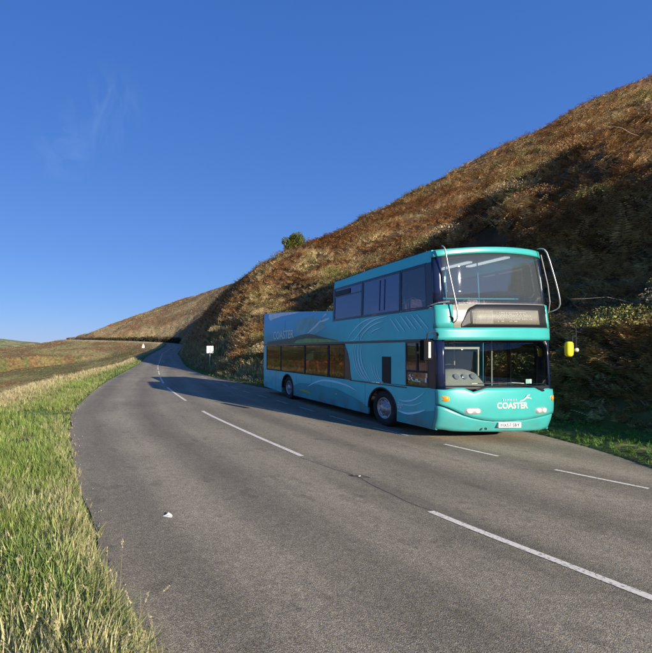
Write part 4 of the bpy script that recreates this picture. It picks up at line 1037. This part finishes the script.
sz = (.48+.48*sm(fbm(X*.3, Y*.3, 81, 3), .35, .65))*rg.uniform(.7, 1.25, len(X)); sz *= np.interp(q['d'], [0, .6, 2], [.45, .7, 1])
parts.append(scatter(fr_near, np.stack([X, Y, Z-.05], 1), sz, palette(X, Y, rg), rg))
X, Y, Z, q = hillpts(72000, 30, 105, 0, 60, 1.35)
sz = (.62+.45*sm(fbm(X*.22, Y*.22, 81, 3), .35, .65))*rg.uniform(.7, 1.3, len(X))*np.interp(q['dR'], [0, 1, 3], [.4, .6, 1])
parts.append(scatter(fr_mid, np.stack([X, Y, Z-.1], 1), sz, palette(X, Y, rg), rg))
X, Y, Z, q = hillpts(52000, 85, 380, -24, 30, 1.7, 1.5)
sz = rg.uniform(.4, .9, len(X))*np.interp(np.hypot(X, Y), [85, 380], [.8, 1.5])
parts.append(scatter(tf, np.stack([X, Y, Z-.25], 1), sz, palette(X, Y, rg)*.72, rg, zs=np.full(len(X), .8)))
X, Y, Z, q = hillpts(26000, 8, 75, 60, 118, 1.3)
sz = rg.uniform(.45, 1.1, len(X))*np.interp(np.hypot(X, Y), [8, 75], [.8, 1.4])
parts.append(scatter(fr_mid, np.stack([X, Y, Z-.08], 1), sz, palette(X, Y, rg), rg))
# the coombe below the road
X, Y = polar(42000, 12, 330, -30, 4, rg, 1.6); z, q = height(X, Y, True, True); k = q['left'] & (q['e'] > .8)
X, Y, z = X[k], Y[k], z[k]; sz = rg.uniform(.35, .9, len(X))*np.interp(np.hypot(X, Y), [12, 60, 330], [.7, .8, 1.5])
pc = cmix(palette(X, Y, rg)*.55, (.12, .13, .035), sm(fbm(X*.02, Y*.02, 47, 3)+rg.normal(0, .05, len(X)), .42, .60)*.8)
parts.append(scatter(tf, np.stack([X, Y, z-.15], 1), sz, pc, rg, zs=np.full(len(X), .55)))
V, T, C = join(parts)
o = link('bracken', mesh_np('bracken', V, T, C), M_BR); tag(o, 'rust and tan bracken covering the hillside above and below the road', 'bracken', kind='stuff')

# grass
def blade_proto(rng, n, seg=2, spread=.03, lean=.5, wid=.012):
    V = []; T = []; S = []
    for k in range(n):
        b = rng.normal(0, spread, 2); a = rng.uniform(0, 2*math.pi); L = rng.uniform(.6, 1.15); ln = abs(rng.normal(lean, .25)); w = wid*rng.uniform(.7, 1.3); s = rng.uniform(.75, 1.25)
        ca, sa = math.cos(a), math.sin(a); px, py = -sa*w, ca*w; i0 = len(V)
        for j in range(seg+1):
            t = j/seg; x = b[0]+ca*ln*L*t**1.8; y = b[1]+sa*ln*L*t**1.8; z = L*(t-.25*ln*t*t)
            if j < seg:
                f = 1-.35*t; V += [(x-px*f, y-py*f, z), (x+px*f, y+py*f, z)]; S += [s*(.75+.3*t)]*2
            else: V.append((x, y, z)); S.append(s*1.1)
        for j in range(seg-1):
            a_ = i0+2*j; T += [(a_, a_+1, a_+3), (a_, a_+3, a_+2)]
        a_ = i0+2*(seg-1); T.append((a_, a_+1, a_+2))
    return np.array(V), np.array(T), np.array(S)
g_near = [blade_proto(rg, 7, 3, .05, .55, .022) for _ in range(10)]; g_mid = [blade_proto(rg, 6, 2, .10, .5, .035) for _ in range(8)]
gp = []
X, Y = polar(46000, 1.3, 26, -34, 28, rg, 1.75); z, q = height(X, Y, True, True); k = (q['left'] | (q['dL'] > -.12)) & ~q['right'] & (q['dL'] > .0-.12*(rg.random(len(X)) < .25)*(fbm(X*2.2, Y*2.2, 33, 2) > .5)) & (q['dL'] > -.3) & (q['e'] < 1.5)
X, Y, z = X[k], Y[k], z[k]; dL = q['dL'][k]; lip = q['lip'][k]; r = np.hypot(X, Y)
tall = sm(fbm(X*.8, Y*.8, 91, 3), .42, .62)
L = (.085+.10*tall)*np.interp(r, [1.5, 3.2, 5.5, 12, 26], [1.7, 1.35, .95, .9, 1.5])*np.interp(dL, [0, .3], [.6, 1])*rg.uniform(.7, 1.3, len(X))
dry = sm(fbm(X*.55, Y*.55, 93, 3)+rg.normal(0, .08, len(X)), .54, .68)*.8
dry = np.maximum(dry, sm(dL, lip-1.5, lip-.3)*.95); dry = np.maximum(dry, (rg.random(len(X)) < .07)*.9)
dry = np.maximum(dry, np.interp(dL, [0, .25, .5], [.65, .4, 0])*(rg.random(len(X)) < .7))
c = cmix((.29, .37, .085), (.60, .52, .28), dry); c = cmix(c, (.09, .17, .03), (rg.random(len(X)) < .12)*.8)
L = L*np.where(sm(dL, lip-1.5, lip-.2) > .5, 1.5, 1)
gp.append(scatter(g_near, np.stack([X, Y, z-.005], 1), L, c*rg.uniform(.8, 1.2, len(X))[:, None], rg, tilt=.22))
# verge further along, pale and taller at its lip
X, Y = polar(60000, 14, 190, -26, 10, rg, 1.75); z, q = height(X, Y, True, True); k = q['left'] & (q['dL'] > .1) & (q['e'] < 2.0)
X, Y, z = X[k], Y[k], z[k]; dL = q['dL'][k]; lip = q['lip'][k]; r = np.hypot(X, Y)
dry = np.clip(sm(dL, lip*.35, lip*.95)*.9+rg.normal(0, .2, len(X)), 0, 1)
c = cmix((.26, .32, .08), (.58, .48, .26), dry); c = cmix(c, (.20, .09, .04), (rg.random(len(X)) < .03)*1.0)
gp.append(scatter(g_mid, np.stack([X, Y, z-.02], 1), (.14+.17*dry)*rg.uniform(.6, 1.3, len(X))*np.interp(r, [14, 60, 190], [1, 1.3, 2.0]), c, rg, tilt=.2))
# uphill verge
X, Y = polar(60000, 6.5, 120, -2, 62, rg, 1.7); z, q = height(X, Y, True, True); k = q['right'] & (q['dR'] > .05) & (q['d'] < 1.2)
X, Y, z = X[k], Y[k], z[k]; dR = q['dR'][k]; d = q['d'][k]; yR = q['yR'][k]; r = np.hypot(X, Y)
nearbus = np.interp(yR, [12, 20], [0, 1]); dry = np.clip(sm(dR, .5, 1.3)*.75*nearbus+rg.normal(.05, .15, len(X)), 0, 1)
c = cmix((.13, .29, .035), (.46, .41, .20), dry)
gp.append(scatter(g_mid, np.stack([X, Y, z-.01], 1), (.10+.30*dry*nearbus+.10*sm(d, 0, 1))*rg.uniform(.6, 1.3, len(X))*np.interp(r, [8, 60, 120], [1, 1.3, 2.0]), c, rg, tilt=.22))
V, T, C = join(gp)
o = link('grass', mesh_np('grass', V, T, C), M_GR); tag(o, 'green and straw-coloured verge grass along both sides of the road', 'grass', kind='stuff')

# pale grass and low scrub at the foot of the spur behind the bus
X, Y = polar(9000, 20, 60, -2, 18, rg, 1.0); z, q = height(X, Y, True, True); k = q['right'] & (q['d'] < 3.2) & (q['dR'] > .5) & (q['yR'] < 48) & (np.hypot(X-6.5, Y-37) > 1.1)
X, Y, z = X[k], Y[k], z[k]; d = q['d'][k]
c = cmix((.47, .42, .22), (.16, .20, .05), sm(fbm(X*.7, Y*.7, 95, 3), .45, .6)*.9)*rg.uniform(.75, 1.2, len(X))[:, None]
V, T, C = scatter(g_mid, np.stack([X, Y, z-.02], 1), rg.uniform(.35, .75, len(X))*np.interp(d, [0, .8], [.6, 1]), c, rg, tilt=.3)
o = link('rough_grass', mesh_np('rough_grass', V, T, C), M_GR); tag(o, 'tall pale rough grass tufts at the foot of the bank beside the lay-by', 'rough grass', kind='stuff')

# seeded grass stalks nearest the camera
def stalks():
    V = []; T = []; C = []; rng = np.random.default_rng(5)
    def tube3(p, r, col):
        b = len(V)
        for i, a in enumerate(p):
            for k in range(3):
                an = k*2.094; V.append((a[0]+math.cos(an)*r[i], a[1]+math.sin(an)*r[i], a[2])); C.append(col)
        for i in range(len(p)-1):
            for k in range(3):
                a0 = b+3*i+k; a1 = b+3*i+(k+1) % 3; T.extend([(a0, a1, a1+3), (a0, a1+3, a0+3)])
    n = 0; tries = 0
    while n < 330 and tries < 9000:
        tries += 1
        r = math.exp(rng.uniform(math.log(1.7), math.log(9 if n > 230 else 3.6))); a = math.radians(rng.uniform(-36, 24)); x, y = r*math.sin(a), r*math.cos(a)
        z, q = height([x], [y], True, True)
        if not q['left'][0] or q['dL'][0] < .02: continue
        if q['dL'][0] > 1.2 and rng.random() < .45: continue
        h = rng.uniform(.22, .46) if r > 3.2 else rng.uniform(.28, .62)
        if r > 5: h *= .8
        az = rng.uniform(0, 6.28); ln = abs(rng.normal(.25, .18)); col = np.array((.50, .43, .24))*rng.uniform(.75, 1.2)
        P = [(x+math.cos(az)*ln*h*t**1.7, y+math.sin(az)*ln*h*t**1.7, z[0]-.02+h*t*(1-.12*ln*t)) for t in (0, .25, .5, .75, 1)]
        tube3(P, [.0016, .0014, .0012, .001, .0008], col)
        if rng.random() < .75:
            top = np.array(P[-1]); d = np.array(P[-1])-np.array(P[-2]); d /= np.linalg.norm(d); hl = rng.uniform(.05, .10)
            for k in range(26):
                t = k/26; c = top-d*hl*(1-t)+rng.normal(0, .0035*(1-abs(t-.5)), 3); b = len(V); e = rng.normal(0, .003, (2, 3))
                V.extend([c, c+d*.013+e[0], c+d*.007+e[1]*1.6]); C.extend([col*rng.uniform(.85, 1.25)]*3); T.append((b, b+1, b+2))
        n += 1
    o = link('dry_grass_stalk', mesh_np('dry_grass_stalk', np.array(V), np.array(T), np.array(C)), M_GR); tag(o, 'dry seeded grass stalks along the verge nearest the camera', 'dry grass', kind='stuff')
stalks()

# bare bramble canes arching out of the bracken
def canes():
    cu = []; rng = np.random.default_rng(3); V = []; T = []; C = []
    for k in range(260):
        X, Y = polar(1, 11, 45, 10, 60, rng, 1.0); z, q = height(X, Y, True, True)
        if not q['right'][0] or q['d'][0] < .4: continue
        L = rng.uniform(.7, 2.2); az = rng.uniform(0, 6.28); col = np.array((.28, .22, .15))*rng.uniform(.4, 1.2); n = 7; b = len(V); rise = rng.uniform(.5, 1.1)
        wob = rng.normal(0, .05, (n, 3))
        for i in range(n):
            t = i/(n-1); c = (X[0]+math.cos(az)*L*t, Y[0]+math.sin(az)*L*t, z[0]+.1+L*rise*(t-.75*t*t)); rr = .010*(1-.8*t)+.002
            for m in range(3): an = m*2.094; V.append((c[0]+wob[i, 0]+math.cos(an)*rr*1.4, c[1]+wob[i, 1]+math.sin(an)*rr, c[2]+wob[i, 2]+math.sin(an+1)*rr)); C.append(col)
        for i in range(n-1):
            for m in range(3): a0 = b+3*i+m; a1 = b+3*i+(m+1) % 3; T.extend([(a0, a1, a1+3), (a0, a1+3, a0+3)])
    cs = []; rs = []; cl = []
    for k in range(200):
        X, Y = polar(1, 10.5, 46, 6, 60, rng, 1.2); z, q = height(X, Y, True, True)
        if not q['right'][0] or not .5 < q['d'][0] < 16 or math.hypot(X[0]-6.5, Y[0]-37) < 3: continue
        r = rng.uniform(.45, 1.15); cs.append((X[0], Y[0], z[0]+r*.45)); rs.append((r*1.25, r, r*.7)); cl.append([(.32, .28, .09), (.46, .34, .17), (.34, .18, .075), (.22, .21, .06)][rng.integers(0, 4)])
    n = 150000; rsum = np.array([r[0]**2 for r in rs]); kk = rng.choice(len(cs), n, p=rsum/rsum.sum())
    u = rng.normal(0, 1, (n, 3)); u[:, 2] = np.abs(u[:, 2]); u /= np.linalg.norm(u, axis=1)[:, None]
    c_ = np.array(cs)[kk]+u*np.array(rs)[kk]*(rng.uniform(.3, 1.08, n)**.5)[:, None]
    v_ = (c_[:, None, :]+rng.normal(0, 1, (n, 3, 3))*rng.uniform(.010, .030, (n, 1, 1))).reshape(-1, 3)
    t_ = np.arange(3*n).reshape(-1, 3)+len(V); cc = np.repeat(np.array(cl)[kk]*rng.uniform(.6, 1.3, (n, 1)), 3, 0)
    V = np.vstack([np.array(V), v_]); T = np.vstack([np.array(T), t_]); C = np.vstack([np.array(C), cc])
    o = link('bramble', mesh_np('bramble', V, T, C), M_BR); tag(o, 'bramble bushes and bare canes tangled in the bracken beside the bus', 'bramble', kind='stuff')
canes()

# far hedge in front of the road cutting across the coombe
def leaf_cloud(centres, radii, n, size, col, rng):
    k = rng.integers(0, len(centres), n); u = rng.normal(0, 1, (n, 3)); u /= np.linalg.norm(u, axis=1)[:, None]; rad = rng.uniform(.35, 1, n)**.5
    c = centres[k]+u*radii[k]*rad[:, None]; q = rng.normal(0, 1, (n, 3, 3))*size
    V = (c[:, None, :]+q).reshape(-1, 3); T = np.arange(3*n).reshape(-1, 3)
    s = np.repeat(rng.uniform(.6, 1.35, n), 3)[:, None]; cc = np.asarray(col); cc = np.repeat(np.broadcast_to(cc, (n, 3)), 3, 0)*s
    return V, T, cc
M_LEAF = tint_mat('dark leaves', rough=.8, trans=.1, var=.3, vscale=1.0)
rh = np.random.default_rng(8); cs = []; rs = []
for i in range(len(RR)):
    if 186 < RR[i, 1] < 262 and i > np.argmax(RR[:, 1] > 186):
        for _ in range(3):
            t = RR[min(i+1, len(RR)-1)]-RR[i-1]; t /= np.linalg.norm(t); nrm = np.array([t[1], -t[0]]); p = RR[i]+nrm*rh.uniform(.6, 2.6)+t*rh.uniform(-1.2, 1.2)
            hh = rh.uniform(1.1, 2.2); hh *= np.interp(RR[i, 0], [-45, -25, 5], [.15, .55, 1.0]); cs.append((p[0], p[1], RZ[i]+hh*.7)); rs.append((hh*1.2, hh*1.2, hh*.9))
V, T, C = leaf_cloud(np.array(cs), np.array(rs), 24000, .24, (.045, .040, .022), rh)
o = link('hedge', mesh_np('hedge', V, T, C), M_LEAF); tag(o, 'long dark hedge along the distant road cutting across the hillside', 'hedge')

# lone hawthorn on the skyline
def tree():
    Dk = np.arange(38, 200, 1.0); zz = height(.385*Dk, Dk); i = int(np.argmax((zz-CAMZ)/Dk)); x, y, z = float(.385*Dk[i]), float(Dk[i]), float(zz[i])-1.9*Dk[i]/112
    k_ = y/88.0
    t = empty('hawthorn_tree', (x, y, z), 0, 'lone round-headed tree standing on the hill skyline', 'tree'); t.scale = (k_, k_, k_)
    b = MB(); rng = random.Random(4)
    b.tube([(0, 0, -.3), (.05, 0, .8), (-.08, .05, 1.8), (.05, 0, 2.9)], [.26, .2, .16, .09], 8)
    tips = []
    for k in range(11):
        a = k*2.4; h = 1.1+.16*k; r = rng.uniform(.9, 1.8); e = (math.cos(a)*r, math.sin(a)*r, h+rng.uniform(.9, 2.0)); tips.append(e)
        b.tube([(0, 0, h), (e[0]*.45, e[1]*.45, h+.5), e], [.09, .06, .02], 5)
    b.build('trunk', mat('bark', (.10, .075, .05), rough=.9, noise=.4, nscale=6), t)
    rn = np.random.default_rng(2); cs = np.array(tips+[(0, 0, 3.9), (.3, .3, 4.5), (-.6, 0, 3.3), (.9, 0, 3.4), (-1.4, -.4, 1.8), (0.6, -.6, 2.2), (1.3, -.3, 1.6), (0, -.5, 1.5), (-.3, -.6, 2.6)]); rs = rn.uniform(.75, 1.25, (len(cs), 1))*np.array([[1, 1, .85]])
    cols = cmix((.075, .10, .022), (.16, .15, .035), rn.random(9000)**1.5)
    V, T, C = leaf_cloud(cs, rs, 9000, .10, cols, rn)
    link('crown', mesh_np('crown', V, T, C), M_LEAF, t)
tree()

# ------------------------------------------------------------------ signs and litter
def sign_post():
    x, y = (210-140)/400*38.0, 38.0; z = float(height([x], [y])[0])
    t = empty('road_sign', (x, y, z), R_(4), 'small square white sign on a thin grey post beside the lay-by end', 'sign')
    b = MB(); b.tube([(0, .03, -.3), (0, .03, 2.45-z)], .038, 10); b.build('post', mat('galvanised post', (.42, .43, .42), rough=.5, metal=.3), t)
    h0, h1 = 1.80-z, 2.48-z
    b = MB(); b.box((-.32, -.02, h0), (.32, .0, h1), bev=.008); p = b.build('sign_plate', mat('white sign face', (.80, .80, .76), rough=.45), t)
    b = MB(); b.box((-.045, -.026, h0+.12), (.045, -.0205, h0+.40)); b.poly([(-.13, -.024, h0+.38), (.13, -.024, h0+.38), (0, -.024, h0+.57)]); b.build('sign_symbol', mat('grey symbol', (.25, .27, .30)), p)
sign_post()
def warn():
    x, y = 3.4/400*110.0, 110.0; z = float(height([x], [y])[0])
    t = empty('warning_sign', (x, y, z), R_(-3), 'distant white triangular sign over a small plate on the left verge', 'sign')
    b = MB(); b.tube([(0, .04, -.3), (0, .04, 3.0)], .04, 8); b.build('post', mat('grey sign post', (.30, .31, .31), rough=.5), t)
    wm = mat('white sign sheet', (.82, .82, .80), rough=.4); rm = mat('faded red border', (.62, .22, .18), rough=.5)
    b = MB(); b.poly([(-.42, 0, 2.3), (.42, 0, 2.3), (0, 0, 3.02)]); b.poly([(.42, .02, 2.3), (-.42, .02, 2.3), (0, .02, 3.02)]); b.build('sign_border', rm, t)
    b = MB(); b.poly([(-.32, -.006, 2.35), (.32, -.006, 2.35), (0, -.006, 2.90)]); b.build('sign_plate', wm, t)
    b = MB(); b.box((-.36, -.01, 1.78), (.36, .012, 2.24), bev=.005); b.build('supplementary_plate', wm, t)
warn()
def litter():
    b = MB(); x, y = (168-140)/400*5.03, 5.03; rnd = random.Random(3)
    pts = [(-.068, .012), (-.02, .030), (.012, .062), (.050, .040), (.062, .008), (.045, -.030), (.0, -.020), (-.03, -.004)]
    top = [b.bm.verts.new((p[0], p[1], [.001, .014, .03, .012, .002, .001, .010, .004][pts.index(p)])) for p in pts]; c = b.bm.verts.new((.012, .012, .012)); lo = [b.bm.verts.new((p[0]*.96, p[1]*.96, 0)) for p in pts]
    for k in range(8):
        b.bm.faces.new((top[k], top[(k+1) % 8], c)); b.bm.faces.new((lo[k], lo[(k+1) % 8], top[(k+1) % 8], top[k]))
    o = b.build('paper_scrap', mat('white paper', (.60, .58, .53), rough=.8), None); o.location = (x, y, .006); tag(o, 'crumpled scrap of white paper lying on the near lane', 'litter')
    x, y = (359.5-140)/400*6.61, 6.61
    t = empty('flattened_wrapper', (x, y, .006), 0, 'dark flattened wrapper with a pale middle on the tarmac', 'litter')
    b = MB(); path = [(-.13, .045), (-.10, .03), (-.05, .01), (0, 0), (.05, .0), (.10, -.02), (.145, -.055)]; n = len(path); prev = None
    for i, (px, py) in enumerate(path):
        wv = [.012, .03, .024, .045, .03, .028, .008][i]; z = [.0, .02, .012, .022, .025, .012, 0][i]
        a = [b.bm.verts.new((px, py-wv, 0)), b.bm.verts.new((px, py, z+.006)), b.bm.verts.new((px, py+wv, .002))]
        if prev:
            b.bm.faces.new((prev[0], a[0], a[1], prev[1])); b.bm.faces.new((prev[1], a[1], a[2], prev[2]))
        prev = a
    b.build('wrapper', mat('dark film', (.03, .027, .025), rough=.6), t)
    b = MB(); b.lathe([(.026, .006), (.022, .018), (.012, .024), (0, .026)], 9, Matrix.Translation((.0, -.005, 0)) @ Matrix.Diagonal((1.2, .8, 1, 1))); b.build('crumpled_middle', mat('pale film', (.45, .42, .37), rough=.6), t)
litter()
